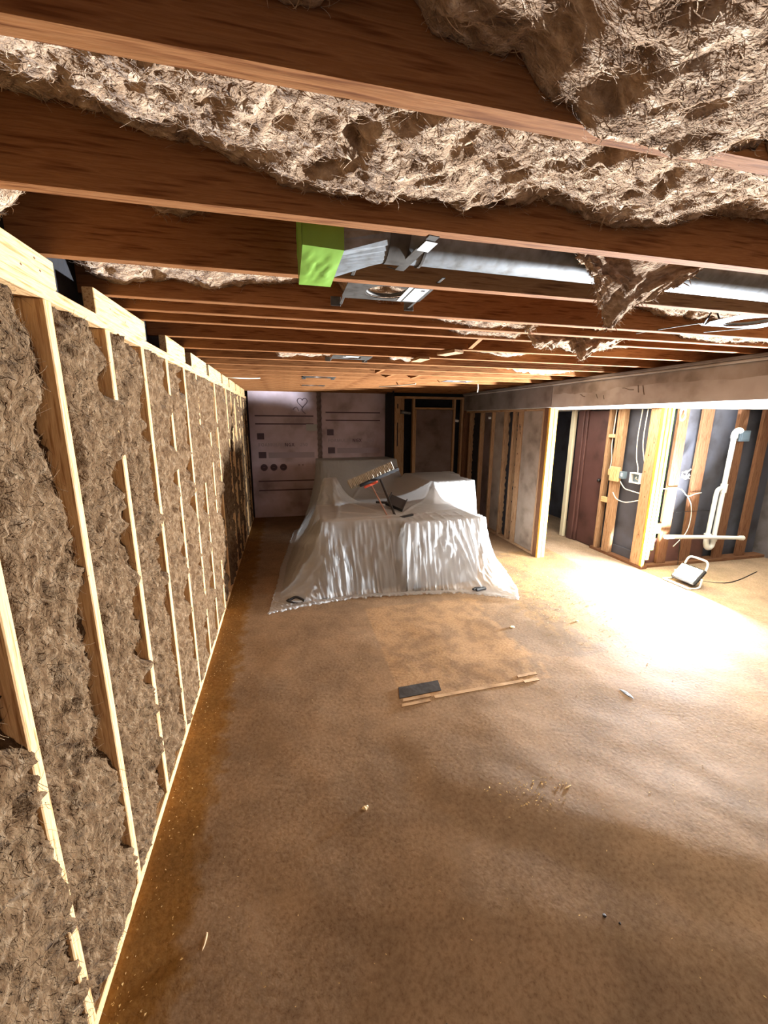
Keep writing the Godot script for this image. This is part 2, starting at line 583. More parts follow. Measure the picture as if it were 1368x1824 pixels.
func wall_batt(idx: int, z0: float, z1: float, step: float) -> ArrayMesh:
	var y0 := 0.040
	var y1 := 2.119
	var ny := int((y1 - y0) / step)
	var nu := int((z1 - z0) / step) + 2
	var org := P(-0.05, 0.04, z0)
	var rows := []
	for j in ny + 1:
		var y := lerpf(y0, y1, float(j) / ny)
		# where this batt spills over the next stud (room side)
		var cover := 0.0
		match idx:
			2: cover = ss(1.60, 1.68, y) * (1.0 - ss(1.85, 1.90, y))
			0: cover = 0.55 * (1.0 - ss(0.95, 1.05, y)) * (0.5 + 0.5 * n_mid.get_noise_2d(y * 6.0, 3.0))
			6: cover = ss(1.2, 1.4, y) * (1.0 - ss(1.7, 1.8, y))
			7: cover = ss(0.5, 0.6, y) * (1.0 - ss(0.9, 1.0, y)) + ss(1.65, 1.7, y)
			9: cover = 1.0
		if idx != 0 and cover <= 0.0:
			cover = 0.18 * clampf(n_soft.get_noise_2d(y * 0.8, idx * 9.7) * 2.2, 0.0, 1.0)
		var zf := z1 + cover * 0.045
		var gap := clampf(0.30 + 1.3 * n_low.get_noise_2d(y * 1.1, idx * 13.1), 0.0, 1.0) * (1.0 - cover)
		if idx == 1: gap = maxf(gap, 0.95 * ss(0.45, 0.7, y) * (1.0 - ss(1.2, 1.35, y)) + ss(1.35, 1.5, y))
		if idx == 0: gap = 0.95 * ss(1.02, 1.08, y) * (1.0 - ss(1.45, 1.7, y)) + 0.3 * ss(1.5, 1.7, y)
		var row := PackedVector3Array()
		row.append(P(-0.088, y, z0 + 0.001))
		for i in nu + 1:
			var u := float(i) / nu
			var z := lerpf(z0 + 0.001, zf - 0.001, u)
			var w := n_warp.get_noise_3d(y * 1.6, z * 1.6, 3.0 + idx) * 0.10
			var w2 := n_warp.get_noise_3d(y * 1.6 + 40.0, z * 1.6, 3.0 + idx) * 0.10
			var lowv := n_low.get_noise_2d((z + w) * 0.8, (y + w2) * 0.45)
			var puff := absf(n_soft.get_noise_2d((z + w * 1.8) * 0.95, (y + w2 * 1.5) * 0.38))
			var puff2 := absf(n_soft.get_noise_2d((z + w * 2.6) * 2.3 + 20.0, (y + w2 * 2.6) * 0.95))
			var fine := n_fine.get_noise_2d((z + w * 2.0) * 3.0, (y + w2 * 2.0) * 1.2)
			var x := -0.022 + 0.024 * lowv + 0.030 * (puff * (1.6 - puff)) + 0.013 * puff2 + 0.0022 * fine
			# ragged pits
			var pit := n_mid.get_noise_2d(z * 1.5 + 70.0, y * 1.1 + idx)
			x -= 0.022 * ss(0.50, 0.75, pit)
			x -= gap * 0.046 * ss(0.80 - 0.18 * gap, 0.985, u)
			x -= 0.030 * (1.0 - ss(0.0, 0.10, u))
			x -= 0.04 * (1.0 - ss(0.0, 0.018, u))
			x -= 0.03 * ss(2.02, 2.119, y) * (0.5 + n_mid.get_noise_2d(z * 3.0, 5.0))
			x += cover * 0.028 * ss(0.72, 0.88, u)
			if cover > 0.05: x = maxf(x, 0.004 * cover) if u > 0.9 and cover > 0.5 else x
			x = clampf(x, -0.086, 0.05)
			row.append(P(x, y, z))
		row.append(P(-0.088, y, z1 - 0.001))
		rows.append(row)
	# close top and bottom
	var first := PackedVector3Array()
	var last := PackedVector3Array()
	for v in rows[0]: first.append(Vector3(-0.088, v.y, v.z))
	for v in rows[-1]: last.append(Vector3(-0.088, v.y, v.z))
	rows.push_front(first)
	rows.push_back(last)
	return grid_mesh(rows, org, Vector2.ZERO, true)

# loose strands combed over a batt: thin curved ribbons lying on its surface
func strands(o: MeshInstance3D, count: int, inward: Vector3, lengthwise: Vector3, m: Material, sd: int, most := 0.055) -> void:
	var arr := o.mesh.surface_get_arrays(0)
	var vs: PackedVector3Array = arr[Mesh.ARRAY_VERTEX]
	var ns: PackedVector3Array = arr[Mesh.ARRAY_NORMAL]
	var st := SurfaceTool.new()
	st.begin(Mesh.PRIMITIVE_TRIANGLES)
	rng.seed = sd
	for k in count:
		var q := rng.randi_range(0, vs.size() - 1)
		var n := ns[q]
		if n.dot(inward) > -0.3: continue
		var p := vs[q] + n * 0.001
		var t := (lengthwise * rng.randf_range(-1.2, 1.2) + Vector3(rng.randf_range(-1, 1), rng.randf_range(-1, 1), rng.randf_range(-1, 1)) * 0.75)
		t = (t - n * t.dot(n)).normalized()
		var len := rng.randf_range(0.012, most)
		var w := n.cross(t).normalized() * rng.randf_range(0.0003, 0.0008)
		var bend := n.cross(t).normalized() * rng.randf_range(-0.9, 0.9) * len
		var lift := rng.randf_range(0.0005, 0.0045)
		var prev := p
		for sgm in 4:
			var f := (sgm + 1) / 4.0
			var nx := p + t * len * f + bend * f * f + n * lift * sin(PI * f * 0.9)
			for v in [prev - w, prev + w, nx + w, prev - w, nx + w, nx - w]:
				st.set_normal(n)
				st.add_vertex(v)
			prev = nx
	var c := put(o, "loose_fibres", st.commit(), m, o.position)
	c.set_meta("kind", "stuff")

func build_wall_batts() -> void:
	for idx in range(0, 17):
		var z0 := STUD_Z + (idx - 1) * PITCH + 0.038
		var z1 := STUD_Z + idx * PITCH
		var step := 0.009 if idx < 4 else (0.012 if idx < 8 else 0.02)
		var label := "brown fibreglass batt in the left wall, %s bay back from the camera" % ORD[idx]
		if idx == 0: label = "torn brown fibreglass batt at the bottom left edge of the picture"
		if idx == 16: label = "brown fibreglass batt in the left wall beside the pink foam boards"
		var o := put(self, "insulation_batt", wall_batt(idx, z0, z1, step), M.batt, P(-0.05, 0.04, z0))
		meta(o, label, "insulation", "insulation batts of the left wall")
		if idx < 9: strands(o, 5200 if idx < 4 else 2200, Vector3(-1, 0, 0), Vector3(0, 1, 0), M.batt, 900 + idx)

# ------------------------------------------------------------------ ceiling
func joist_list() -> Array:
	var l := []
	for i in range(-7, 18):
		l.append(JOIST_Z + i * PITCH)
		if i == 3: l.append(2.090)
	return l

func build_ceiling() -> void:
	var c := struct("ceiling", "bare orange-brown floor joists under dark boards")
	box(c, "subfloor", M.subfloor, -0.4, 8.0, 2.4885, 2.54, -2.8, 7.96, 0.0)
	for z in joist_list():
		box(c, "joist", M.joist_x, -0.34, 4.6, CEIL, CEIL + 0.235, z, z + 0.038, 0.002)
	# short blocks nailed below and between the joists
	for b in [[1.69, 1.78, CEIL - 0.012, 2.68, 2.83, 0.4], [1.60, 1.69, CEIL - 0.010, 3.05, 3.2, 0.1]]:
		put(c, "cleat", box_mesh(Vector3(0.085, 0.02, 0.17), 0.002), M.tan_z, P((b[0] + b[1]) / 2, b[2], (b[3] + b[4]) / 2), Basis(Vector3.UP, b[5]))
	put(c, "brace", box_mesh(Vector3(0.03, 0.03, 0.36), 0.002), M.joist_z, P(1.80, CEIL + 0.02, 2.50), Basis(Vector3.UP, -0.25))
	for b in [[2.05, 4.36], [1.75, 4.36], [1.55, 3.95], [2.9, 4.75]]:
		box(c, "blocking", M.joist_z, b[0], b[0] + 0.038, CEIL + 0.004, CEIL + 0.14, b[1] + 0.003, b[1] + 0.365)

# one ceiling batt: bottom surface follows prof_far (along x, at the far joist) and prof_near
func ceil_batt(x0: float, x1: float, z0: float, z1: float, near: Array, far: Array, step: float, sd: float, amp := 1.0, top := 2.47) -> ArrayMesh:
	var nx := int((x1 - x0) / step)
	var nz := maxi(int((z1 - z0) / step), 6)
	var org := P((x0 + x1) / 2, top, z0)
	var rows := []
	for j in nz + 1:
		var v := float(j) / nz
		var row := PackedVector3Array()
		row.append(P(x0, top, lerpf(z0, z1, v)))
		for i in nx + 1:
			var u := float(i) / nx
			var x := lerpf(x0, x1, u)
			var z := lerpf(z0, z1, v)
			var w := n_warp.get_noise_3d(x * 1.6, z * 1.6, sd) * 0.11
			var w2 := n_warp.get_noise_3d(x * 1.6 + 40.0, z * 1.6, sd) * 0.11
			var y := lerpf(profile(near, x), profile(far, x), v)
			var lowv := n_low.get_noise_2d((x + w) * 0.6, (z + w2) * 0.7 + sd)
			var puff := absf(n_soft.get_noise_2d((x + w * 1.5) * 0.9, (z + w2 * 1.5) * 1.6 + sd))
			var puff2 := absf(n_soft.get_noise_2d((x + w * 2.0) * 2.0 + 20.0, (z + w2 * 2.0) * 3.8 + sd))
			var fine := n_fine.get_noise_2d((x + w * 2.0) * 1.4, (z + w2 * 2.0) * 3.0 + sd)
			y -= amp * (0.024 * lowv + 0.020 * (puff * (1.6 - puff)) - 0.006 + 0.008 * puff2 + 0.0022 * fine)
			y += amp * 0.035 * ss(0.42, 0.75, n_mid.get_noise_2d(x * 1.3 + sd, z * 1.6))
			var edge := minf(u, 1.0 - u) * (x1 - x0)
			y = lerpf(minf(top - 0.02, y + 0.06), y, ss(0.0, 0.06, edge))
			row.append(P(x, minf(y, top - 0.003), z))
		row.append(P(x1, top, lerpf(z0, z1, v)))
		rows.append(row)
	var first := PackedVector3Array()
	var last := PackedVector3Array()
	for p in rows[0]: first.append(Vector3(p.x, top, p.z))
	for p in rows[-1]: last.append(Vector3(p.x, top, p.z))
	rows.push_front(first)
	rows.push_back(last)
	return grid_mesh(rows, org, Vector2.ZERO, false)

func ceiling_batt(label: String, x0: float, x1: float, bay: float, width: float, near: Array, far: Array, step: float, sd: float, amp := 1.0) -> void:
	var z0 := bay + 0.040
	var z1 := bay + width - 0.002
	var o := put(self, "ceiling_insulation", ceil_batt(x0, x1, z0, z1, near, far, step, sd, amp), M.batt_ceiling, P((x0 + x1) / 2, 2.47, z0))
	meta(o, label, "insulation", "insulation batts between the joists")
	strands(o, 15000 if bay < 0.7 else 2500, Vector3(0, 1, 0), Vector3(1, 0, 0), M.batt_ceiling, int(sd * 10.0), 0.036)

func build_ceiling_batts() -> void:
	var z := func(i: int) -> float: return JOIST_Z + i * PITCH
	ceiling_batt("matted grey-brown batt filling the upper right corner, nearest the camera", -0.1, 3.6, z.call(-1), PITCH,
		[[0.2, 2.40], [0.5, 2.32], [0.8, 2.29], [1.2, 2.265], [3.6, 2.27]],
		[[0.2, 2.42], [0.52, 2.33], [0.70, 2.325], [0.76, 2.37], [0.82, 2.36], [0.86, 2.315], [0.98, 2.315], [1.06, 2.27], [1.13, 2.235], [1.3, 2.235], [1.5, 2.265], [3.6, 2.27]], 0.009, 1.3, 0.5)
	ceiling_batt("long sagging brown batt between the two nearest joists", -0.05, 3.7, z.call(0), PITCH,
		[[0.0, 2.37], [0.25, 2.29], [0.5, 2.28], [1.0, 2.28], [1.5, 2.285], [2.5, 2.30], [3.7, 2.32]],
		[[0.0, 2.43], [0.13, 2.41], [0.31, 2.395], [0.455, 2.365], [0.565, 2.335], [0.695, 2.31], [0.88, 2.305], [1.195, 2.335], [1.354, 2.345], [1.457, 2.335], [1.583, 2.33], [1.711, 2.35], [1.78, 2.38], [2.1, 2.385], [3.7, 2.37]], 0.009, 5.1)
	ceiling_batt("small tuft of brown insulation left of the green taped duct end", 0.20, 0.50, z.call(1), PITCH,
		[[0.2, 2.44], [0.36, 2.42], [0.5, 2.44]], [[0.2, 2.42], [0.37, 2.385], [0.5, 2.43]], 0.015, 2.0, 0.6)
	ceiling_batt("insulation tucked above the round duct on the right", 1.86, 3.7, z.call(1), PITCH * 0.45,
		[[1.86, 2.30], [2.3, 2.285], [3.7, 2.31]], [[1.86, 2.36], [3.7, 2.36]], 0.014, 8.0, 0.7)
	ceiling_batt("ragged brown tufts left of the round light plate", -0.1, 0.84, z.call(2), PITCH,
		[[-0.1, 2.36], [0.02, 2.32], [0.4, 2.36], [0.8, 2.38]], [[-0.1, 2.34], [0.02, 2.30], [0.22, 2.325], [0.36, 2.31], [0.47, 2.325], [0.84, 2.345]], 0.013, 3.7, 0.7)
	ceiling_batt("insulation lying over the round light plate", 0.86, 1.20, z.call(2), PITCH,
		[[0.86, 2.30], [1.2, 2.30]], [[0.86, 2.32], [1.2, 2.32]], 0.015, 6.6, 0.7)
	ceiling_batt("pale ribbed batt left of the second light plate, beyond the duct", 2.15, 2.60, z.call(2), PITCH,
		[[2.15, 2.36], [2.6, 2.33]], [[2.15, 2.38], [2.33, 2.36], [2.6, 2.325]], 0.013, 9.2, 0.8)
	ceiling_batt("insulation above the second light plate near the right edge", 2.62, 3.7, z.call(2), PITCH,
		[[2.62, 2.33], [3.7, 2.34]], [[2.62, 2.33], [2.9, 2.335], [3.1, 2.38], [3.7, 2.38]], 0.013, 4.4, 0.8)
	ceiling_batt("thin strip of insulation in the narrow half bay", -0.1, 1.15, z.call(3), 0.204,
		[[-0.1, 2.31], [0.5, 2.33], [1.15, 2.36]], [[-0.1, 2.30], [0.45, 2.31], [0.8, 2.36], [1.15, 2.36]], 0.013, 7.4, 0.6)
	ceiling_batt("pale bulging batt below the joists right of centre", 1.15, 1.95, z.call(3), 0.204,
		[[1.15, 2.34], [1.5, 2.27], [1.95, 2.28]], [[1.15, 2.36], [1.35, 2.29], [1.8, 2.27], [1.95, 2.29]], 0.012, 2.9, 0.6)
	ceiling_batt("insulation over the narrow half bay at the right", 2.55, 3.7, z.call(3), 0.204,
		[[2.55, 2.33], [3.0, 2.27], [3.7, 2.28]], [[2.55, 2.33], [3.0, 2.27], [3.7, 2.29]], 0.015, 3.9, 0.6)
	ceiling_batt("short insulation scrap beyond the narrow half bay, left", 0.40, 0.78, 2.090, 0.203,
		[[0.40, 2.34], [0.78, 2.34]], [[0.40, 2.33], [0.6, 2.30], [0.78, 2.33]], 0.013, 12.0, 0.6)
	ceiling_batt("insulation bulge beyond the narrow half bay, centre", 1.38, 2.0, 2.090, 0.203,
		[[1.38, 2.32], [1.7, 2.26], [2.0, 2.29]], [[1.38, 2.33], [1.7, 2.27], [2.0, 2.28]], 0.013, 14.0, 0.7)
	ceiling_batt("pale insulation behind the lower hanging flap", 2.2, 3.2, z.call(4), PITCH,
		[[2.2, 2.33], [2.6, 2.27], [3.2, 2.32]], [[2.2, 2.34], [2.65, 2.28], [3.2, 2.33]], 0.014, 15.0, 0.7)
	ceiling_batt("insulation patch in the sixth bay, right of centre", 1.95, 2.6, z.call(5), PITCH,
		[[1.95, 2.34], [2.3, 2.27], [2.6, 2.33]], [[1.95, 2.34], [2.3, 2.29], [2.6, 2.34]], 0.015, 16.0, 0.7)
	ceiling_batt("insulation strip in the seventh bay, left of centre", 0.55, 1.15, z.call(6), PITCH,
		[[0.55, 2.30], [1.15, 2.32]], [[0.55, 2.29], [0.9, 2.285], [1.15, 2.31]], 0.018, 17.0, 0.7)
	ceiling_batt("insulation scrap in the seventh bay beside a wooden cleat", 1.45, 1.85, z.call(6), PITCH,
		[[1.45, 2.31], [1.85, 2.31]], [[1.45, 2.31], [1.65, 2.28], [1.85, 2.31]], 0.018, 18.0, 0.7)
	ceiling_batt("loose insulation near the beam in the eighth bay", 2.6, 3.5, z.call(7), PITCH,
		[[2.6, 2.32], [3.2, 2.26], [3.5, 2.30]], [[2.6, 2.33], [3.2, 2.26], [3.5, 2.30]], 0.018, 19.0, 0.8)
	ceiling_batt("insulation at the wall end of the nearest bays, upper left", -0.32, 0.07, z.call(1), 0.30,
		[[-0.32, 2.22], [-0.05, 2.26], [0.07, 2.38]], [[-0.32, 2.24], [-0.05, 2.30], [0.07, 2.40]], 0.013, 20.0, 0.8)

# a torn flap of batt: hangs from a line a..b, its lower edge given as points along it
func flap(called: String, label: String, a: Vector3, b: Vector3, low: Array, sd: float, thick: float, m: Material) -> void:
	var nu := 60
	var nv := 34
	var org := (a + b) * 0.5
	var out := Vector3(0, 0, 1)
	var front := []
	var back := []
	for j in nv + 1:
		var v := float(j) / nv
		var rf := PackedVector3Array()
		var rb := PackedVector3Array()
		for i in nu + 1:
			var u := float(i) / nu
			var f := u * (low.size() - 1)
			var k := mini(int(f), low.size() - 2)
			var l: Vector3 = (low[k] as Vector3).lerp(low[k + 1], f - k)
			var jag := 0.012 * n_fine.get_noise_2d(u * 6.0, sd) + 0.02 * n_mid.get_noise_2d(u * 2.0, sd)
			var p := a.lerp(b, u).lerp(l + Vector3(0, jag, 0), v)
			var bulge := 0.05 * sin(PI * v) * n_low.get_noise_2d(u * 0.4 + sd, v * 0.4) + 0.010 * n_soft.get_noise_2d(u * 0.7 + sd, v * 0.7) + 0.0025 * n_fine.get_noise_2d(u * 1.6, v * 1.6 + sd)
			p += out * bulge
			var th := thick * (0.35 + 0.65 * sin(PI * clampf(u, 0.02, 0.98))) * (1.0 - 0.4 * v)
			rf.append(p + out * th * 0.5)
			rb.append(p - out * (th * 0.5 + 0.02 * absf(n_soft.get_noise_2d(u * 2.0, v * 2.0 + sd))))
		front.append(rf)
		back.append(rb)
	var ring := []
	# closed: front rows, then back rows reversed
	for j in nv + 1: ring.append(front[j])
	for j in range(nv, -1, -1): ring.append(back[j])
	# join the side edges
	for j in ring.size():
		var row: PackedVector3Array = ring[j]
		var other: PackedVector3Array = ring[ring.size() - 1 - j]
		row.insert(0, (row[0] + other[other.size() - 1 if false else 0]) * 0.5)
		row.append((row[row.size() - 1] + other[other.size() - 1]) * 0.5)
		ring[j] = row
	var o := put(self, called, grid_mesh(ring, org, Vector2.ZERO, true), m, org)
	meta(o, label, "insulation", "torn flaps hanging from the ceiling")
	# loose fibres along the torn edge
	var st := SurfaceTool.new()
	st.begin(Mesh.PRIMITIVE_TRIANGLES)
	rng.seed = int(sd * 100)
	for k in 260:
		var u := rng.randf()
		var f := u * (low.size() - 1)
		var q := mini(int(f), low.size() - 2)
		var l: Vector3 = (low[q] as Vector3).lerp(low[q + 1], f - q) - org
		l += Vector3(0, 0.012 * n_fine.get_noise_2d(u * 6.0, sd) + 0.02 * n_mid.get_noise_2d(u * 2.0, sd) + 0.004, rng.randf_range(-0.012, 0.012))
		var d := Vector3(rng.randf_range(-1, 1), rng.randf_range(-0.9, 0.25), rng.randf_range(-0.6, 0.6)).normalized() * rng.randf_range(0.012, 0.035)
		var s := Vector3(rng.randf_range(-1, 1), rng.randf_range(-1, 1), rng.randf_range(-1, 1)).normalized() * 0.0016
		var mid := l + d * 0.55 + Vector3(rng.randf_range(-1, 1), rng.randf_range(-1, 1), 0) * 0.006
		for t in [[l - s, l + s, mid + s], [l - s, mid + s, mid - s], [mid - s, mid + s, l + d]]:
			for v in t: st.add_vertex(v)
	st.generate_normals()
	var w := put(o, "torn_fibres", st.commit(), m, org)
	w.set_meta("kind", "stuff")

func build_flaps() -> void:
	flap("insulation_flap", "large dark flap of torn insulation hanging below the round duct", P(1.44, 2.285, 1.128), P(1.90, 2.285, 1.128),
		[P(1.46, 2.255, 1.13), P(1.55, 2.225, 1.16), P(1.64, 2.185, 1.25), P(1.76, 2.13, 1.34), P(1.80, 2.15, 1.34), P(1.85, 2.20, 1.28), P(1.90, 2.25, 1.15)], 3.1, 0.020, M.batt_ceiling)
	flap("insulation_flap", "ragged insulation flap stretched under the joists beside the large dark flap", P(1.80, 2.40, 1.93), P(2.45, 2.36, 1.93),
		[P(1.82, 2.38, 2.0), P(1.88, 2.25, 2.06), P(1.93, 2.28, 2.06), P(2.04, 2.32, 2.06), P(2.18, 2.31, 2.06), P(2.30, 2.285, 2.06), P(2.45, 2.31, 2.06)], 5.4, 0.02, M.batt_ceiling)
	flap("insulation_flap", "lowest ragged insulation flap, right of the wooden cleats", P(1.92, 2.33, 2.13), P(2.70, 2.33, 2.13),
		[P(1.95, 2.30, 2.2), P(2.05, 2.215, 2.24), P(2.16, 2.205, 2.26), P(2.28, 2.23, 2.26), P(2.38, 2.15, 2.26), P(2.44, 2.20, 2.26), P(2.56, 2.24, 2.24), P(2.70, 2.30, 2.2)], 7.7, 0.02, M.batt_ceiling)

# ------------------------------------------------------------------ duct and plates
func build_duct() -> void:
	var zc := 1.262
	var yc := 2.318
	var r := 0.078
	var o := thing("round_duct", "galvanised round duct with green taped end between the joists", "duct", P(0.7, yc, zc))
	tube(o, "pipe", M.galv, [P(0.955, yc, zc), P(3.75, yc - 0.02, zc)], r, 28, 1)
	tube(o, "collar", M.steel_dull, [P(0.93, yc, zc), P(0.985, yc, zc)], r + 0.004, 28, 1)
	tube(o, "seam_ring", M.steel_dull, [P(1.03, yc, zc), P(1.037, yc, zc)], r + 0.006, 28, 1)
	# square to round transition
	var st := SurfaceTool.new()
	st.begin(Mesh.PRIMITIVE_TRIANGLES)
	st.set_smooth_group(-1)
	var n := 32
	var org := P(0.7, yc, zc)
	var sq := []
	var rd := []
	for k in n:
		var a := TAU * k / n
		var c := cos(a)
		var s := sin(a)
		var m: float = maxf(absf(c), absf(s))
		sq.append(P(0.795, yc - 0.012 + 0.082 * s / m, zc + 0.02 + 0.105 * c / m) - org)
		rd.append(P(0.935, yc + r * s, zc + r * c) - org)
	for k in n:
		var k2 := (k + 1) % n
		for v in [sq[k], rd[k], sq[k2], sq[k2], rd[k], rd[k2]]: st.add_vertex(v)
	st.generate_normals()
	put(o, "transition", st.commit(), M.galv, org)
	# boot wrapped in green tape: slightly wrinkled faces
	var bx := [0.695, 0.80]
	var faces := [["tape_bottom", P(0.695, 2.226, 1.165), P(0.80, 2.222, 1.165), P(0.695, 2.216, 1.452), P(0.795, 2.216, 1.452)], ["tape_front", P(0.695, 2.41, 1.163), P(0.80, 2.41, 1.163), P(0.695, 2.226, 1.165), P(0.80, 2.222, 1.165)], ["tape_end", P(0.694, 2.41, 1.452), P(0.694, 2.41, 1.163), P(0.694, 2.216, 1.452), P(0.694, 2.226, 1.165)]]
	for f in faces:
		var rows := []
		for j in 15:
			var row := PackedVector3Array()
			for i in 15:
				var u := i / 14.0
				var v := j / 14.0
				var p: Vector3 = (f[1] as Vector3).lerp(f[2], u).lerp((f[3] as Vector3).lerp(f[4], u), v)
				var e := sin(PI * u) * sin(PI * v)
				p += (Vector3(0, -1, 0) if f[0] == "tape_bottom" else (Vector3(0, 0, 1) if f[0] == "tape_front" else Vector3(-1, 0, 0))) * e * 0.005 * (0.9 + sin(u * 8.0 + v * 2.0) * 0.7 + n_soft.get_noise_2d(u * 1.0, v * 1.0))
				row.append(p)
			rows.append(row)
		put(o, f[0], grid_mesh(rows, f[1], Vector2.ZERO, true), M.green_tape, f[1])
	box(o, "boot", M.galv, 0.706, 0.79, 2.25, 2.40, 1.19, 1.42)
	# hanger strap with its paper label
	var hs := bar(o, "hanger_strap", M.steel_dull, P(1.02, 2.252, 1.10), P(0.985, 2.236, 1.31), 0.030, 0.002)
	bar(o, "hanger_strap", M.steel_dull, P(0.985, 2.236, 1.31), P(0.968, 2.262, 1.37), 0.018, 0.002)
	bar(o, "paper_label", M.label_white, P(1.022, 2.2475, 1.125), P(1.012, 2.2425, 1.175), 0.036, 0.001)
	bar(hs, "label_print", M.ink, P(1.014, 2.2455, 1.14), P(1.022, 2.241, 1.165), 0.006, 0.001)
	bar(hs, "label_print", M.ink, P(1.028, 2.2455, 1.138), P(1.010, 2.2415, 1.165), 0.005, 0.001)

func light_plate(label: String, cx: float, cz: float, w: float, d: float, r: float, bars: bool, m: Material) -> void:
	var y := 2.258
	var o := thing("light_mounting_plate", label, "light plate", P(cx, y, cz), "recessed light plates between the joists")
	# flat plate with a round hole
	var st := SurfaceTool.new()
	st.begin(Mesh.PRIMITIVE_TRIANGLES)
	st.set_smooth_group(-1)
	var n := 40
	for s in [0.0, 0.003]:
		for k in n:
			var a := TAU * k / n
			var b := TAU * (k + 1) / n
			var pa := Vector3(cos(a) * r, s, sin(a) * r)
			var pb := Vector3(cos(b) * r, s, sin(b) * r)
			var ma := maxf(absf(cos(a)) / (w / 2), absf(sin(a)) / (d / 2))
			var mb := maxf(absf(cos(b)) / (w / 2), absf(sin(b)) / (d / 2))
			var qa := Vector3(cos(a) / ma, s, sin(a) / ma)
			var qb := Vector3(cos(b) / mb, s, sin(b) / mb)
			for v in [pa, qa, pb, pb, qa, qb]: st.add_vertex(v)
			if s == 0.0:
				var up := Vector3(0, 0.003, 0)
				for v in [qa, qa + up, qb, qb, qa + up, qb + up, pa, pb, pa + up, pb, pb + up, pa + up]: st.add_vertex(v)
	st.generate_normals()
	put(o, "plate", st.commit(), m, P(cx, y, cz))
	var ring := []
	for k in 33: ring.append(P(cx + r * cos(TAU * k / 32), y + 0.012, cz + r * sin(TAU * k / 32)))
	tube(o, "hole_rim", m, ring, 0.007, 6, 1)
	if bars:
		for s in [-1.0, 1.0]:
			bar(o, "hanger_bar", M.steel_dull, P(cx + s * (w / 2 - 0.004), y + 0.006, cz - 0.19), P(cx + s * (w / 2 - 0.012), y + 0.004, cz + 0.215), 0.012, 0.003)
			box(o, "hanger_foot", M.steel_dull, cx + s * (w / 2) - 0.03, cx + s * (w / 2) + 0.012, y - 0.006, y + 0.03, cz + 0.205, cz + 0.209)

func build_plates() -> void:
	light_plate("grey light mounting plate with white sticker near the green taped duct", 1.02, 1.615, 0.31, 0.205, 0.078, true, M.steel_dull)
	var o: Node3D = get_node("light_mounting_plate")
	var s := box(o, "sticker", M.label_white, 1.105, 1.160, 2.2565, 2.2578, 1.535, 1.70, 0.0)
	box(s, "sticker_print", M.ink, 1.135, 1.150, 2.2560, 2.2566, 1.55, 1.565, 0.0)
	box(o, "sticker", M.label_white, 1.082, 1.098, 2.2565, 2.2578, 1.53, 1.705, 0.0)
	light_plate("bright light mounting plate with round hole near the right edge", 2.78, 1.635, 0.36, 0.215, 0.095, false, M.galv)
	tube(get_node("light_mounting_plate_001"), "hanger_wire", M.steel_dull, [P(2.60, 2.262, 1.72), P(2.53, 2.260, 1.86), P(2.50, 2.262, 2.0)], 0.0025, 6, 4)
	tube(get_node("light_mounting_plate_001"), "hanger_wire", M.steel_dull, [P(2.95, 2.262, 1.73), P(2.80, 2.260, 1.87)], 0.0025, 6, 4)
	tube(get_node("light_mounting_plate_001"), "lead_wire", M.black_cable, [P(2.62, 2.27, 1.65), P(2.55, 2.30, 1.62), P(2.50, 2.26, 1.60), P(2.55, 2.24, 1.66), P(2.60, 2.26, 1.68)], 0.004, 6, 6)
	light_plate("small light plate with white sticker in the seventh bay", 1.15, 3.30, 0.30, 0.20, 0.075, true, M.steel_dull)
	box(get_node("light_mounting_plate_002"), "sticker", M.label_white, 1.10, 1.20, 2.2565, 2.2578, 3.215, 3.28, 0.0)
	light_plate("far light plate in the bay over the draped pile, left", 1.05, 4.93, 0.34, 0.2, 0.08, true, M.steel_dull)
	light_plate("farthest light plate near the pink foam boards", 1.05, 6.16, 0.32, 0.2, 0.08, true, M.steel_dull)
	light_plate("far light plate near the partition, with hanging wire", 2.75, 4.94, 0.4, 0.2, 0.08, true, M.galv)
	var w := [["loose cream cable end lying under the joists by the left wall", [P(0.02, 2.243, 5.05), P(0.12, 2.235, 5.02), P(0.25, 2.238, 5.08), P(0.38, 2.247, 5.1)]],
		["short cream wire hanging from a joist near the partition", [P(3.10, 2.256, 5.157), P(3.105, 2.20, 5.155), P(3.10, 2.15, 5.16)]],
		["cream wire curving under the far joists above the foam boards", [P(1.95, 2.248, 5.9), P(2.1, 2.24, 5.6), P(2.3, 2.247, 5.3)]]]
	for q in w:
		var c := tube(self, "loose_cable", M.cable, q[1], 0.006, 7, 6)
		meta(c, q[0], "cable", "loose cables under the joists")

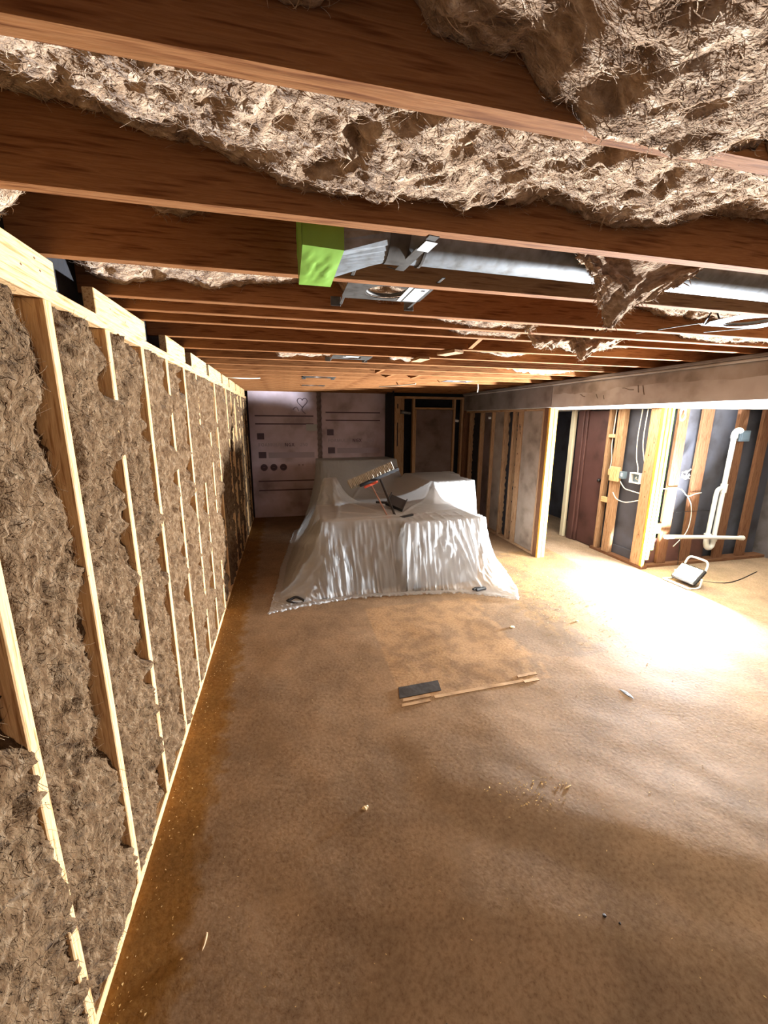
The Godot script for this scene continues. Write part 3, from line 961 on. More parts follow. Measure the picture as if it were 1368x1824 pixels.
# ------------------------------------------------------------------ back wall
func build_back_wall() -> void:
	var w := struct("wall_back", "far wall with pink foam boards and open framing")
	box(w, "foundation", M.concrete, -0.2, 7.2, 0, 2.49, 7.76, 7.95, 0.0)
	for k in 2:
		var x0 := 0.02 + k * 1.235
		var x1 := x0 + 1.215
		var dy := 0.07 * k
		var b := box(w, "foam_board", M.foam, x0, x1, 0.005, 2.40, 7.70, 7.755, 0.004)
		var zz := 7.6985
		for ln in [[1.83, 1.0], [1.69, 1.0], [0.67, 0.8], [0.50, 1.0]]:
			box(b, "printed_line", M["print"], x0 + 0.10, x1 - 0.10 * ln[1], ln[0] + dy, ln[0] + dy + 0.022, zz, 7.7005, 0.0)
		for q in [[0.12, 1.43, 0.12], [0.13, 1.10, 0.13]]:
			box(b, "printed_square", M["print"], x0 + q[0], x0 + q[0] + q[2], q[1] + dy, q[1] + dy + 0.11, zz, 7.7005, 0.0)
		box(b, "printed_band", M.print_pale, x0 + 0.30, x1 - 0.10, 1.10 + dy, 1.20 + dy, zz + 0.0005, 7.7005, 0.0)
		for q in [["FOAMULAR", 0.13, 1.30, 0.34], ["NGX", 0.585, 1.30, 0.15], ["250", 0.86, 1.30, 0.11]]:
			var tm := TextMesh.new()
			var sf := SystemFont.new()
			sf.font_names = PackedStringArray(["Droid Sans"])
			sf.font_weight = 700
			tm.font = sf
			tm.text = q[0]
			tm.font_size = 32
			tm.depth = 0.002
			tm.pixel_size = 0.0026
			tm.horizontal_alignment = HORIZONTAL_ALIGNMENT_LEFT
			put(b, "lettering", tm, M["print"] if q[0] == "NGX" else M.print_pale, P(x0 + q[1], q[2] + dy + 0.035, 7.6985))
		for c in 3:
			var cm := CylinderMesh.new()
			cm.top_radius = 0.062
			cm.bottom_radius = 0.062
			cm.height = 0.002
			cm.radial_segments = 24
			cm.rings = 1
			var d := put(b, "printed_disc", cm, M["print"], P(x0 + 0.21 + 0.17 * c, 0.93 + dy, 7.699), Basis(Vector3.RIGHT, PI / 2))
			var pm := CylinderMesh.new()
			pm.top_radius = 0.02
			pm.bottom_radius = 0.028
			pm.height = 0.002
			pm.radial_segments = 3
			pm.rings = 1
			put(d, "disc_symbol", pm, M.foam, P(x0 + 0.21 + 0.17 * c, 0.93 + dy, 7.6978), Basis(Vector3.RIGHT, PI / 2))
		for c in 2:
			var pr := CylinderMesh.new()
			pr.top_radius = 0.0
			pr.bottom_radius = 0.035
			pr.height = 0.05
			pr.radial_segments = 3
			put(b, "printed_mark", pr, M["print"], P(x0 + 0.83 + 0.07 * c, 0.95 + dy, 7.701), Basis().scaled(Vector3(0.7, -1, 0.06)))
		# heart drawn by hand
		if k == 0:
			var hp := []
			for t in 25:
				var a := TAU * t / 24.0
				hp.append(P(0.95 + 0.0055 * 16.0 * pow(sin(a), 3.0), 2.08 + 0.0058 * (13.0 * cos(a) - 5.0 * cos(2 * a) - 2.0 * cos(3 * a) - cos(4 * a)), 7.698))
			tube(b, "drawn_heart", M["print"], hp, 0.006, 5, 1)
			tube(b, "drawn_heart", M["print"], [P(0.95, 1.99, 7.698), P(0.94, 1.94, 7.698), P(1.0, 1.88, 7.698)], 0.006, 5, 3)
			tube(b, "drawn_heart", M["print"], [P(0.78, 1.95, 7.698), P(0.84, 2.0, 7.698), P(0.88, 1.93, 7.698)], 0.005, 5, 3)
			box(b, "white_sticker", M.label_white, 1.00, 1.20, 1.58, 1.70, 7.697, 7.7005, 0.0)
	# wavy seam strip between the boards
	var rows := []
	for j in 121:
		var y := 2.30 * j / 120.0 + 0.02
		var row := PackedVector3Array()
		for i in 5:
			row.append(P(1.20 + 0.08 * i / 4.0 + 0.004 * sin(y * 60.0), y, 7.692 - 0.006 * sin(PI * i / 4.0) * (1.0 + 0.6 * sin(y * 75.0 + i * 0.9))))
		rows.append(row)
	put(w, "seam_strip", grid_mesh(rows, P(1.2, 0, 7.69), Vector2.ZERO, true), M.seam_tape, P(1.2, 0, 7.69))
	# framed part standing a little in front
	var zf := 7.12
	box(w, "return_panel", M.black_felt, 2.47, 2.50, 0.0, 2.40, zf + 0.04, 7.70)
	box(w, "stud", M.tan_y, 2.505, 2.60, 0.0, 2.15, zf, zf + 0.038)
	for s in [[1.98, 2.06], [1.33, 1.74]]:
		box(w, "stud_slot", M.black_felt, 2.545, 2.565, s[0], s[1], zf - 0.001, zf + 0.01, 0.0)
	box(w, "stud", M.tan_y, 2.615, 2.70, 0.0, 2.15, zf + 0.09, zf + 0.13)
	box(w, "stud", M.tan_y, 2.835, 2.873, 0.0, 2.15, zf, zf + 0.089)
	box(w, "stud", M.tan_y, 3.60, 3.638, 0.0, 2.15, zf, zf + 0.089)
	box(w, "stud", M.tan_y, 3.755, 3.793, 0.0, 2.15, zf, zf + 0.089)
	box(w, "top_plate", M.tan_x, 2.505, 3.84, 2.15, 2.19, zf, zf + 0.089)
	box(w, "gap_cover_board", M.oldbrown_y, 3.796, 3.96, 0.0, 2.15, 7.105, 7.14)  # added board hiding the lit backing that shows through this corner gap
	box(w, "rail", M.tan_x, 2.873, 3.60, 1.97, 2.005, zf + 0.005, zf + 0.089)
	box(w, "brown_panel", M.brown_board, 2.878, 3.595, 0.02, 1.965, zf + 0.03, zf + 0.05)
	box(w, "panel_edge", M.tan_y, 2.880, 2.905, 0.02, 1.96, zf + 0.018, zf + 0.029)
	box(w, "cavity_shade_sheet", M.black_felt, 2.50, 3.90, 0.0, 2.40, zf + 0.25, zf + 0.27, 0.0)  # black sheet; the shade inside the framing is put into its colour
	var pipe := thing("copper_stub_pipe", "short shiny pipe stub between framing studs at the back", "pipe", P(2.63, 1.92, zf + 0.04))
	tube(pipe, "pipe", M.galv, [P(2.61, 1.925, zf + 0.03), P(2.80, 1.905, zf + 0.06)], 0.028, 14, 1)
	tube(pipe, "cap", M.steel_dull, [P(2.60, 1.926, zf + 0.028), P(2.625, 1.923, zf + 0.032)], 0.034, 14, 1)
	var knob := thing("pipe_elbow", "small white pipe end between the two corner studs", "pipe", P(3.69, 1.78, zf + 0.06))
	tube(knob, "pipe", M.pvc, [P(3.645, 1.785, zf + 0.05), P(3.72, 1.775, zf + 0.06)], 0.024, 12, 1)
	var hose := thing("black_drain_hose", "thick black hose curving behind the framing stud", "hose", P(2.66, 1.2, zf + 0.18))
	tube(hose, "hose", M.black_cable, [P(2.60, 1.55, zf + 0.16), P(2.68, 1.46, zf + 0.17), P(2.70, 1.3, zf + 0.18), P(2.66, 1.18, zf + 0.18), P(2.60, 1.12, zf + 0.17)], 0.055, 14, 8)

# ------------------------------------------------------------------ beam, partition, hall
func build_right_side() -> void:
	var b := thing("ceiling_beam", "long grey-brown boxed beam above the wide opening on the right", "beam", P(3.8, 1.948, 2.0))
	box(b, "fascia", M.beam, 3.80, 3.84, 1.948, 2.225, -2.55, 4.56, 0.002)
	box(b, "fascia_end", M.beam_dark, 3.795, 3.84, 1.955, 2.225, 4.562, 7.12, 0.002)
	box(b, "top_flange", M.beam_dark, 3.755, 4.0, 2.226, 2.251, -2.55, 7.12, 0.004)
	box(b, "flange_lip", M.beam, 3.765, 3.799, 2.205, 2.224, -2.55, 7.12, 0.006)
	# old water stain along the upper half, with a wavy lower edge, and a few run marks
	var srows := []
	for i in 181:
		var zz := -2.5 + 7.04 * i / 180.0
		var low := 2.105 + 0.030 * n_low.get_noise_1d(zz * 0.35) + 0.012 * n_mid.get_noise_1d(zz * 0.8)
		var row := PackedVector3Array()
		for q in 3: row.append(P(3.7992, lerpf(2.205, low, q / 2.0), zz))
		srows.append(row)
	put(b, "water_stain", grid_mesh(srows, P(3.8, 2.1, 2.0), Vector2.ZERO, true), M.beam_stain, P(3.8, 2.1, 2.0))
	for k in [[4.02, 2.063, 0.09, 0.35], [3.80, 2.045, 0.06, 0.9], [3.70, 2.03, 0.045, 1.2], [3.40, 2.092, 0.14, 0.2], [3.28, 2.085, 0.07, 1.35], [3.22, 2.07, 0.09, 1.25]]:
		var mp := []
		for t in 5:
			var f := t / 4.0 - 0.5
			mp.append(P(3.7985, k[1] - f * k[2] * sin(k[3]) + 0.004 * sin(t * 2.0), k[0] - f * k[2] * cos(k[3])))
		tube(b, "run_mark", M.stain, mp, 0.0035, 5, 3)
	# low white ceiling of the hall
	var hc := struct("ceiling_hall", "low white plasterboard ceiling beyond the beam")
	box(hc, "board", M.white_board, 3.84, 7.05, 1.948, 1.962, -2.55, 7.7, 0.0)
	box(hc, "board_crack", M.stain, 4.7, 5.2, 1.9465, 1.949, 3.0, 3.004, 0.0)

	# partition that ends in the bright yellow studs
	var w := struct("wall_right", "unfinished partition with exposed studs below the beam")
	var x := 3.84
	box(w, "bottom_plate", M.tan_z, x, x + 0.089, 0.0, 0.038, 4.66, 7.1)
	box(w, "top_plate", M.tan_z, x, x + 0.089, 1.915, 1.947, 4.66, 7.1)
	box(w, "end_stud", M.newpine_y, x - 0.004, x + 0.052, 0.0, 1.947, 4.615, 4.653)
	box(w, "end_stud", M.newpine_y, x + 0.058, x + 0.108, 0.0, 1.947, 4.620, 4.66)
	box(w, "jamb", M.oldbrown_y, x - 0.006, x + 0.10, 0.0, 1.947, 4.656, 4.735)
	box(w, "jamb", M.tan_y, x - 0.002, x + 0.09, 0.038, 1.915, 4.738, 4.775)
	box(w, "plasterboard", M.tan_board, x + 0.012, x + 0.026, 0.03, 1.915, 4.778, 5.225, 0.002)
	box(w, "stud", M.tan_y, x, x + 0.089, 0.038, 1.915, 5.23, 5.345)
	box(w, "stud", M.tan_y, x, x + 0.089, 0.038, 1.915, 5.455, 5.50)
	box(w, "stud", M.tan_y, x, x + 0.089, 0.038, 1.915, 5.71, 5.748)
	box(w, "plasterboard", M.tan_board, x + 0.05, x + 0.062, 0.03, 1.915, 5.75, 6.10, 0.002)
	box(w, "stud", M.tan_y, x, x + 0.089, 0.038, 1.915, 6.10, 6.138)
	box(w, "plasterboard", M.brown_board, x + 0.07, x + 0.082, 0.03, 1.915, 6.14, 6.50, 0.002)
	box(w, "stud", M.tan_y, x, x + 0.089, 0.038, 1.915, 6.50, 6.538)
	box(w, "stud", M.tan_y, x, x + 0.089, 0.038, 1.915, 6.92, 6.958)
	box(w, "black_lining", M.black_felt, x + 0.092, x + 0.10, 0.0, 1.947, 4.67, 7.1, 0.0)
	# torn black felt edges between the studs: ragged strips
	for s in [[5.35, 5.455, 0.05], [5.50, 5.71, 0.06], [6.54, 6.92, 0.06]]:
		var rows := []
		for j in 60:
			var y := 0.04 + 1.87 * j / 59.0
			var row := PackedVector3Array()
			for i in 6:
				var u := i / 5.0
				var e := 0.03 * n_mid.get_noise_2d(y * 5.0, s[0] * 7.0) * (1.0 if i == 5 or i == 0 else 0.4)
				row.append(P(x + s[2] + 0.012 * n_mid.get_noise_2d(y * 6.0, u * 3.0 + s[0]), y, lerpf(s[0] + 0.002, s[1] - 0.03, u) + e * (1.0 if i == 5 else 0.0)))
			rows.append(row)
		put(w, "torn_felt", grid_mesh(rows, P(x, 0, s[0]), Vector2.ZERO, true), M.black_felt, P(x, 0, s[0]))
	for q in [[5.27, 1.62], [5.30, 1.33], [5.29, 0.85], [5.31, 0.33], [5.73, 1.2]]:
		box(w, "knot", M.oldbrown_y, x - 0.002, x + 0.01, q[1] - 0.012, q[1] + 0.012, q[0] - 0.01, q[0] + 0.01, 0.003)
	var mk := thing("stamp_box", "small dark stamp mark high on the partition stud", "mark", P(x, 1.72, 5.29))
	box(mk, "frame", M.ink, x - 0.0025, x + 0.004, 1.66, 1.74, 5.265, 5.268, 0.0)
	box(mk, "frame", M.ink, x - 0.0025, x + 0.004, 1.66, 1.74, 5.297, 5.300, 0.0)
	box(mk, "bar", M.ink, x - 0.0025, x + 0.004, 1.70, 1.71, 5.268, 5.297, 0.0)
	var sp := thing("wall_stub", "small pale pipe end poking from the dark partition bay", "pipe", P(x + 0.05, 1.83, 6.3))
	tube(sp, "pipe", M.pvc, [P(x + 0.09, 1.83, 6.30), P(x + 0.03, 1.83, 6.30)], 0.02, 12, 1)

	# hall wall with studs, boxes and cables
	var h := struct("wall_hall", "open stud wall across the hall with electrical boxes")
	var X := 4.85
	box(h, "bottom_plate", M.oldbrown_z, X, X + 0.089, 0.0, 0.038, 3.95, 4.86)
	box(h, "stud", M.tan_y, X, X + 0.089, 0.038, 1.947, 4.755, 4.793)
	box(h, "stud", M.tan_y, X + 0.0, X + 0.089, 0.038, 1.947, 4.60, 4.638)
	box(h, "stud", M.tan_y, X + 0.005, X + 0.08, 0.038, 1.947, 4.53, 4.597)
	box(h, "block", M.pine_z, X - 0.004, X + 0.04, 0.71, 0.78, 4.64, 4.753)
	box(h, "block", M.pine_z, X - 0.004, X + 0.06, 1.58, 1.625, 4.64, 4.753)
	box(h, "corner_stud", M.tan_y, X, X + 0.080, 0.038, 1.947, 3.995, 4.135)
	box(h, "corner_stud", M.newpine_y, X - 0.002, X + 0.040, 0.038, 1.947, 3.953, 3.991)
	box(h, "corner_stud", M.newpine_y, X + 0.045, X + 0.090, 0.12, 1.947, 3.945, 3.991)
	box(h, "green_board", M.green_board, X + 0.093, X + 0.128, 0.25, 1.947, 3.935, 4.10)
	box(h, "grey_backing", M.grey_board, X + 0.12, X + 0.135, 0.0, 1.947, 4.12, 4.90, 0.0)
	box(h, "backing_floor_board", M.grey_board, X + 0.089, X + 0.119, 0.0, 0.15, 4.14, 4.75, 0.002)
	box(h, "far_backing", M.grey_board, 5.6, 5.62, 0.0, 1.947, 4.95, 7.7, 0.0)
	box(h, "far_cross_backing", M.grey_board, X - 1.0, 5.6, 0.0, 1.947, 7.68, 7.70, 0.0)
	for q in [[4.03, 1.55], [4.08, 1.40], [4.05, 0.9], [4.06, 0.42], [4.10, 1.2]]:
		box(h, "knot", M.oldbrown_y, X - 0.002, X + 0.01, q[1] - 0.011, q[1] + 0.011, q[0] - 0.007, q[0] + 0.007, 0.003)
	# doorway
	var tr := struct("trim_1", "narrow cream door trim in the hall")
	box(tr, "casing", M.cream, X, X + 0.05, 0.0, 1.947, 5.47, 5.55, 0.004)
	var tr2 := struct("trim_2", "dark maroon door frame in the hall")
	box(tr2, "frame_post", M.maroon, X + 0.01, X + 0.10, 0.0, 1.947, 5.28, 5.40, 0.006)
	box(tr2, "frame_stop", M.maroon, X + 0.03, X + 0.10, 0.0, 1.947, 5.225, 5.277, 0.006)
	var dr := struct("door_1", "dark maroon door leaf standing ajar in the hall")
	box(dr, "leaf", M.maroon, X + 0.05, X + 0.085, 0.01, 1.935, 4.82, 5.215, 0.004)
	var dm := SphereMesh.new()
	dm.radius = 0.026
	dm.height = 0.05
	put(dr, "knob", dm, M.black_plastic, P(X + 0.035, 0.98, 4.87))

	# boxes and cables
	var sw := thing("switch_box", "cream wooden block with grey switch box on the hall stud", "electrical box", P(X - 0.02, 1.05, 4.58))
	box(sw, "block", M.block_y, X - 0.03, X + 0.0, 1.02, 1.21, 4.47, 4.625)
	box(sw, "side_block", M.block_y, X - 0.025, X + 0.0, 1.09, 1.17, 4.628, 4.66)
	box(sw, "grey_box", M.box_blue, X - 0.02, X + 0.04, 1.07, 1.16, 4.40, 4.468)
	box(sw, "face_plate", M.label_white, X - 0.022, X - 0.0205, 1.10, 1.145, 4.41, 4.44, 0.0)
	var ob := thing("outlet_box", "open white outlet box beside the corner stud", "electrical box", P(X, 1.07, 4.27))
	for s in [[1.155, 1.168, 4.145, 4.30], [1.04, 1.053, 4.145, 4.30], [1.053, 1.155, 4.287, 4.30], [1.053, 1.155, 4.145, 4.158]]:
		box(ob, "wall", M.pvc, X - 0.02, X + 0.045, s[0], s[1], s[2], s[3], 0.002)
	box(ob, "back", M.box_blue, X + 0.03, X + 0.045, 1.053, 1.155, 4.158, 4.287, 0.0)
	tube(ob, "wire_end", M.cable, [P(X + 0.03, 1.08, 4.21), P(X + 0.0, 1.10, 4.22), P(X - 0.01, 1.12, 4.20)], 0.006, 6, 4)
	for q in [["cream cable sagging from the grey switch box to the corner stud", [P(X - 0.005, 1.03, 4.45), P(X - 0.01, 0.955, 4.36), P(X - 0.01, 0.94, 4.26), P(X + 0.01, 0.925, 4.14)]],
		["lower cream cable looping between the hall studs", [P(X - 0.003, 0.87, 4.55), P(X - 0.02, 0.80, 4.46), P(X - 0.02, 0.78, 4.32), P(X + 0.0, 0.81, 4.21), P(X + 0.03, 0.84, 4.14)]],
		["cream cable dropping into the outlet box from above", [P(X + 0.06, 1.94, 4.32), P(X + 0.055, 1.6, 4.33), P(X + 0.05, 1.35, 4.30), P(X + 0.03, 1.24, 4.24), P(X + 0.02, 1.17, 4.22)]],
		["cream cable running down beside the corner stud", [P(X + 0.02, 1.94, 4.20), P(X + 0.02, 1.7, 4.21), P(X + 0.02, 1.5, 4.20), P(X + 0.05, 1.3, 4.17)]],
		["grey cable stapled between the paired hall studs", [P(X + 0.03, 1.94, 4.70), P(X + 0.03, 1.5, 4.71), P(X + 0.03, 1.3, 4.68), P(X + 0.0, 1.15, 4.66)]]]:
		var c := tube(self, "cable", M.cable, q[1], 0.006, 8, 8)
		meta(c, q[0], "cable", "cables of the hall walls")

	# end wall past the corner: studs, blocks, drain pipes
	var e := struct("wall_end", "dark end wall with heavy studs behind the work light")
	var Z := 4.0
	box(e, "bottom_plate", M.oldbrown_x, X + 0.09, 6.9, 0.0, 0.038, Z - 0.02, Z + 0.12)
	box(e, "stud", M.oldbrown_y, 5.125, 5.265, 0.038, 1.947, Z, Z + 0.04)
	box(e, "stud", M.oldbrown_y, 5.505, 5.66, 0.038, 1.947, Z + 0.02, Z + 0.06)
	box(e, "stud", M.oldbrown_y, 6.06, 6.20, 0.038, 1.947, Z + 0.02, Z + 0.06)
	box(e, "stud", M.oldbrown_y, 6.45, 6.59, 0.038, 1.947, Z + 0.02, Z + 0.06)
	box(e, "block", M.pine_x, X + 0.115, 5.123, 0.44, 0.56, Z, Z + 0.038)
	box(e, "backing", M.grey_board, X + 0.12, 6.9, 0.0, 1.947, Z + 0.14, Z + 0.16, 0.0)
	box(e, "low_panel", M.maroon, 4.97, 5.9, 0.038, 0.36, Z + 0.045, Z + 0.07)
	box(e, "far_side", M.concrete, 6.9, 7.05, 0.0, 1.947, -2.75, 7.95, 0.0)
	box(e, "far_side", M.concrete, 6.9, 7.05, 1.963, 2.488, -2.75, 7.95, 0.0)
	var thin := thing("copper_riser", "thin vertical copper riser beside the green edged board", "pipe", P(5.03, 0.6, Z + 0.05))
	tube(thin, "pipe", M.maroon, [P(5.04, 1.94, Z + 0.05), P(5.05, 0.62, Z + 0.05)], 0.012, 8, 1)
	var dp := thing("white_drain_pipe", "white plastic drain with elbow and trap on the end wall", "pipe", P(5.95, 0.25, Z - 0.03))
	var zp := Z - 0.035
	tube(dp, "riser", M.pvc, [P(6.05, 1.69, zp), P(5.985, 1.69, zp), P(5.955, 1.66, zp), P(5.95, 1.5, zp), P(5.94, 1.0, zp), P(5.93, 0.30, zp)], 0.028, 14, 6)
	tube(dp, "elbow_socket", M.pvc, [P(5.953, 1.60, zp), P(5.956, 1.66, zp), P(5.99, 1.692, zp), P(6.03, 1.692, zp)], 0.036, 14, 4)
	tube(dp, "branch", M.pvc, [P(5.94, 0.99, zp), P(5.88, 0.98, zp), P(5.845, 0.93, zp), P(5.835, 0.7, zp), P(5.825, 0.36, zp)], 0.026, 14, 6)
	tube(dp, "trap", M.pvc, [P(5.825, 0.38, zp), P(5.825, 0.28, zp), P(5.85, 0.22, zp), P(5.90, 0.215, zp), P(5.925, 0.25, zp), P(5.93, 0.32, zp)], 0.033, 14, 6)
	tube(dp, "tee", M.pvc, [P(5.943, 1.04, zp), P(5.938, 0.93, zp)], 0.038, 14, 1)
	tube(dp, "trap_nut", M.pvc, [P(5.825, 0.40, zp), P(5.825, 0.37, zp)], 0.041, 10, 1)
	tube(dp, "trap_nut", M.pvc, [P(5.93, 0.33, zp), P(5.93, 0.30, zp)], 0.041, 10, 1)
	var hp := thing("white_waste_pipe", "white horizontal waste pipe low on the end wall", "pipe", P(5.1, 0.42, Z - 0.04))
	tube(hp, "pipe", M.pvc, [P(5.08, 0.425, Z - 0.105), P(5.6, 0.39, Z - 0.105), P(6.30, 0.335, Z - 0.105)], 0.025, 12, 2)
	tube(hp, "cap", M.pvc, [P(6.28, 0.336, Z - 0.10), P(6.33, 0.332, Z - 0.10)], 0.032, 12, 1)
	var jb := thing("junction_plate", "grey metal plate beside the top of the white drain", "electrical box", P(6.12, 1.6, Z))
	box(jb, "plate", M.box_blue, 6.08, 6.24, 1.56, 1.69, Z - 0.01, Z + 0.018)
	box(jb, "lid", M.box_blue, 6.10, 6.22, 1.58, 1.67, Z - 0.016, Z - 0.0105, 0.003)
	var coil := thing("cable_coil", "small coil of white cable hung at the top of the end wall", "cable", P(5.14, 1.88, Z - 0.01))
	var cp := []
	for k in 41:
		var a := TAU * k / 16.0
		cp.append(P(5.135 + (0.035 + 0.006 * sin(k * 1.3)) * cos(a), 1.88 + 0.075 * sin(a), Z - 0.015 - 0.0006 * k))
	tube(coil, "loops", M.cable, cp, 0.005, 6, 1)
	var bx := thing("wire_cluster", "white wire ends bunched on the second heavy stud", "cable", P(5.32, 1.16, Z - 0.01))
	for k in 7:
		rng.seed = 50 + k
		var p0 := P(5.29, 1.13 + 0.012 * k, Z - 0.005)
		tube(bx, "wire", M.cable, [p0, p0 + Vector3(rng.randf_range(0.02, 0.06), rng.randf_range(-0.04, 0.05), 0.02), p0 + Vector3(rng.randf_range(0.03, 0.10), rng.randf_range(-0.06, 0.07), 0.03)], 0.005, 6, 4)
	for q in [["pale cable from the green edged board past the heavy stud, hooked downward", [P(4.97, 1.01, Z - 0.01), P(5.12, 1.0, Z - 0.015), P(5.3, 0.99, Z - 0.015), P(5.43, 0.90, Z - 0.01), P(5.55, 0.92, Z), P(5.66, 0.93, Z + 0.01)]],
		["pale cable loop hanging toward the waste pipe on the end wall", [P(5.44, 0.89, Z - 0.005), P(5.52, 0.78, Z), P(5.55, 0.6, Z), P(5.50, 0.42, Z - 0.01), P(5.35, 0.25, Z)]]]:
		var c := tube(self, "cable", M.cable, q[1], 0.005, 8, 8)
		meta(c, q[0], "cable", "cables of the hall walls")
	var bk := tube(self, "black_cable", M.black_cable, [P(5.30, 0.70, Z - 0.01), P(5.6, 0.70, Z), P(6.0, 0.69, Z)], 0.004, 6, 4)
	meta(bk, "thin black cable crossing the end wall between the heavy studs", "cable")
	var bk2 := tube(self, "black_cable", M.black_cable, [P(5.43, 0.69, Z - 0.01), P(5.42, 0.4, Z - 0.02), P(5.40, 0.03, Z - 0.06)], 0.004, 6, 4)
	meta(bk2, "thin black cord dropping straight down behind the work light", "cable")

	# unseen wall behind the camera, with an opening added to let in fill light
	var f := struct("wall_front", "")
	box(f, "board", M.tan_board, -0.3, 1.0, 0.0, 2.49, -2.75, -2.6, 0.0)
	box(f, "board", M.tan_board, 3.4, 7.0, 0.0, 2.49, -2.75, -2.6, 0.0)
	box(f, "fill_opening_header", M.tan_board, 1.0, 3.4, 2.05, 2.49, -2.75, -2.6, 0.0)

# ------------------------------------------------------------------ work light
func build_work_light() -> void:
	var p := P(LAMP_POS.x, LAMP_POS.y, LAMP_POS.z)
	var o := thing("work_light", "glowing portable work light on the floor with white handle", "lamp", P(LAMP_POS.x, 0, LAMP_POS.z))
	var tilt := deg_to_rad(LAMP_TILT)
	var face := P(-cos(tilt), sin(tilt), 0)
	var zax := P(0, 0, 1)
	var upax := zax.cross(face).normalized()
	if upax.y < 0: upax = -upax
	var bs := Basis(upax.cross(face), upax, face)
	put(o, "housing", box_mesh(Vector3(0.29, 0.21, 0.045), 0.012), M.black_plastic, p - face * 0.028, bs)
	var lens := put(o, "lens", box_mesh(Vector3(0.25, 0.175, 0.006), 0.002), M.lamp_glow, p - face * 0.002, bs)
	lens.set_meta("label", "glowing lamp face")
	for k in 5:
		put(o, "cooling_fin", box_mesh(Vector3(0.24, 0.006, 0.03), 0.001), M.black_plastic, p - face * 0.064 + upax * (0.03 * (k - 2)), bs)
	# U stand
	for s in [-1.0, 1.0]:
		var q: Vector3 = p - face * 0.03 + P(0, 0, 0.16 * s)
		tube(o, "stand_leg", M.handle_white, [q, Vector3(q.x - 0.02, 0.014, q.z), Vector3(q.x - 0.14, 0.012, q.z)], 0.010, 10, 6)
	tube(o, "stand_foot", M.handle_white, [P(LAMP_POS.x - 0.14, 0.012, LAMP_POS.z - 0.16), P(LAMP_POS.x - 0.14, 0.012, LAMP_POS.z + 0.16)], 0.010, 10, 1)
	# carrying handle above
	var hb := p - face * 0.04 + upax * 0.10
	var hu := (Vector3.UP * 0.9 + P(0.3, 0, 0)).normalized()
	var zz := P(0, 0, 1)
	tube(o, "handle", M.handle_white, [hb - zz * 0.125, hb - zz * 0.12 + hu * 0.07, hb - zz * 0.10 + hu * 0.105, hb - zz * 0.06 + hu * 0.115, hb + zz * 0.06 + hu * 0.115, hb + zz * 0.10 + hu * 0.105, hb + zz * 0.12 + hu * 0.07, hb + zz * 0.125], 0.011, 10, 6)
	var cord := tube(self, "power_cord", M.black_cable, [P(LAMP_POS.x + 0.07, 0.10, LAMP_POS.z), P(LAMP_POS.x + 0.2, 0.006, LAMP_POS.z + 0.05), P(LAMP_POS.x + 0.5, 0.006, LAMP_POS.z - 0.1), P(LAMP_POS.x + 1.2, 0.006, LAMP_POS.z + 0.1)], 0.005, 8, 8)
	meta(cord, "black power cord running from the work light along the floor", "cord")

# ------------------------------------------------------------------ draped pile
var hem := [Vector2(0.40, 3.68), Vector2(0.75, 3.80), Vector2(1.25, 3.86), Vector2(1.80, 3.83), Vector2(2.35, 3.76), Vector2(2.62, 3.64), Vector2(2.88, 3.47), Vector2(3.02, 3.75), Vector2(3.18, 4.30), Vector2(3.30, 4.80), Vector2(3.45, 5.6), Vector2(3.50, 6.4), Vector2(3.0, 6.95), Vector2(2.2, 7.05), Vector2(1.0, 7.05), Vector2(0.70, 6.6), Vector2(0.58, 5.6), Vector2(0.50, 4.9), Vector2(0.46, 4.3)]
var covered := []

func rot_box(cx: float, cz: float, w: float, d: float, a: float, h: float) -> Dictionary:
	return {"c": Vector2(cx, cz), "w": w, "d": d, "a": a, "h": h}

func obstacle(x: float, z: float) -> float:
	var h := 0.012
	for b in covered:
		var q: Vector2 = (Vector2(x, z) - b.c).rotated(-b.a)
		var m := 0.03
		var ex: float = absf(q.x) - b.w / 2
		var ez: float = absf(q.y) - b.d / 2
		if ex < m and ez < m:
			h = maxf(h, b.h)
	return h

# [from, to, height, half width]
var front_creases := [
	[Vector2(1.88, 0.75), Vector2(2.54, 0.06), 0.016, 0.016], [Vector2(2.02, 0.75), Vector2(2.55, 0.07), 0.020, 0.014], [Vector2(2.14, 0.75), Vector2(2.56, 0.07), 0.014, 0.012], [Vector2(2.26, 0.75), Vector2(2.57, 0.07), 0.020, 0.014], [Vector2(2.38, 0.75), Vector2(2.58, 0.07), 0.015, 0.012], [Vector2(2.50, 0.74), Vector2(2.59, 0.08), 0.018, 0.014], [Vector2(2.66, 0.72), Vector2(2.61, 0.08), 0.016, 0.016],
	[Vector2(1.77, 0.74), Vector2(1.78, 0.04), 0.026, 0.030], [Vector2(1.95, 0.74), Vector2(2.02, 0.40), 0.014, 0.012], [Vector2(1.98, 0.40), Vector2(1.84, 0.05), 0.012, 0.014],
	[Vector2(1.72, 0.74), Vector2(1.22, 0.03), 0.014, 0.013], [Vector2(1.60, 0.76), Vector2(1.10, 0.20), 0.010, 0.012], [Vector2(1.12, 0.60), Vector2(1.16, 0.04), 0.016, 0.018], [Vector2(1.0, 0.76), Vector2(0.62, 0.05), 0.016, 0.016], [Vector2(1.05, 0.70), Vector2(0.80, 0.06), 0.014, 0.015], [Vector2(1.40, 0.74), Vector2(0.95, 0.08), 0.009, 0.012], [Vector2(0.95, 0.50), Vector2(0.50, 0.04), 0.014, 0.014]]
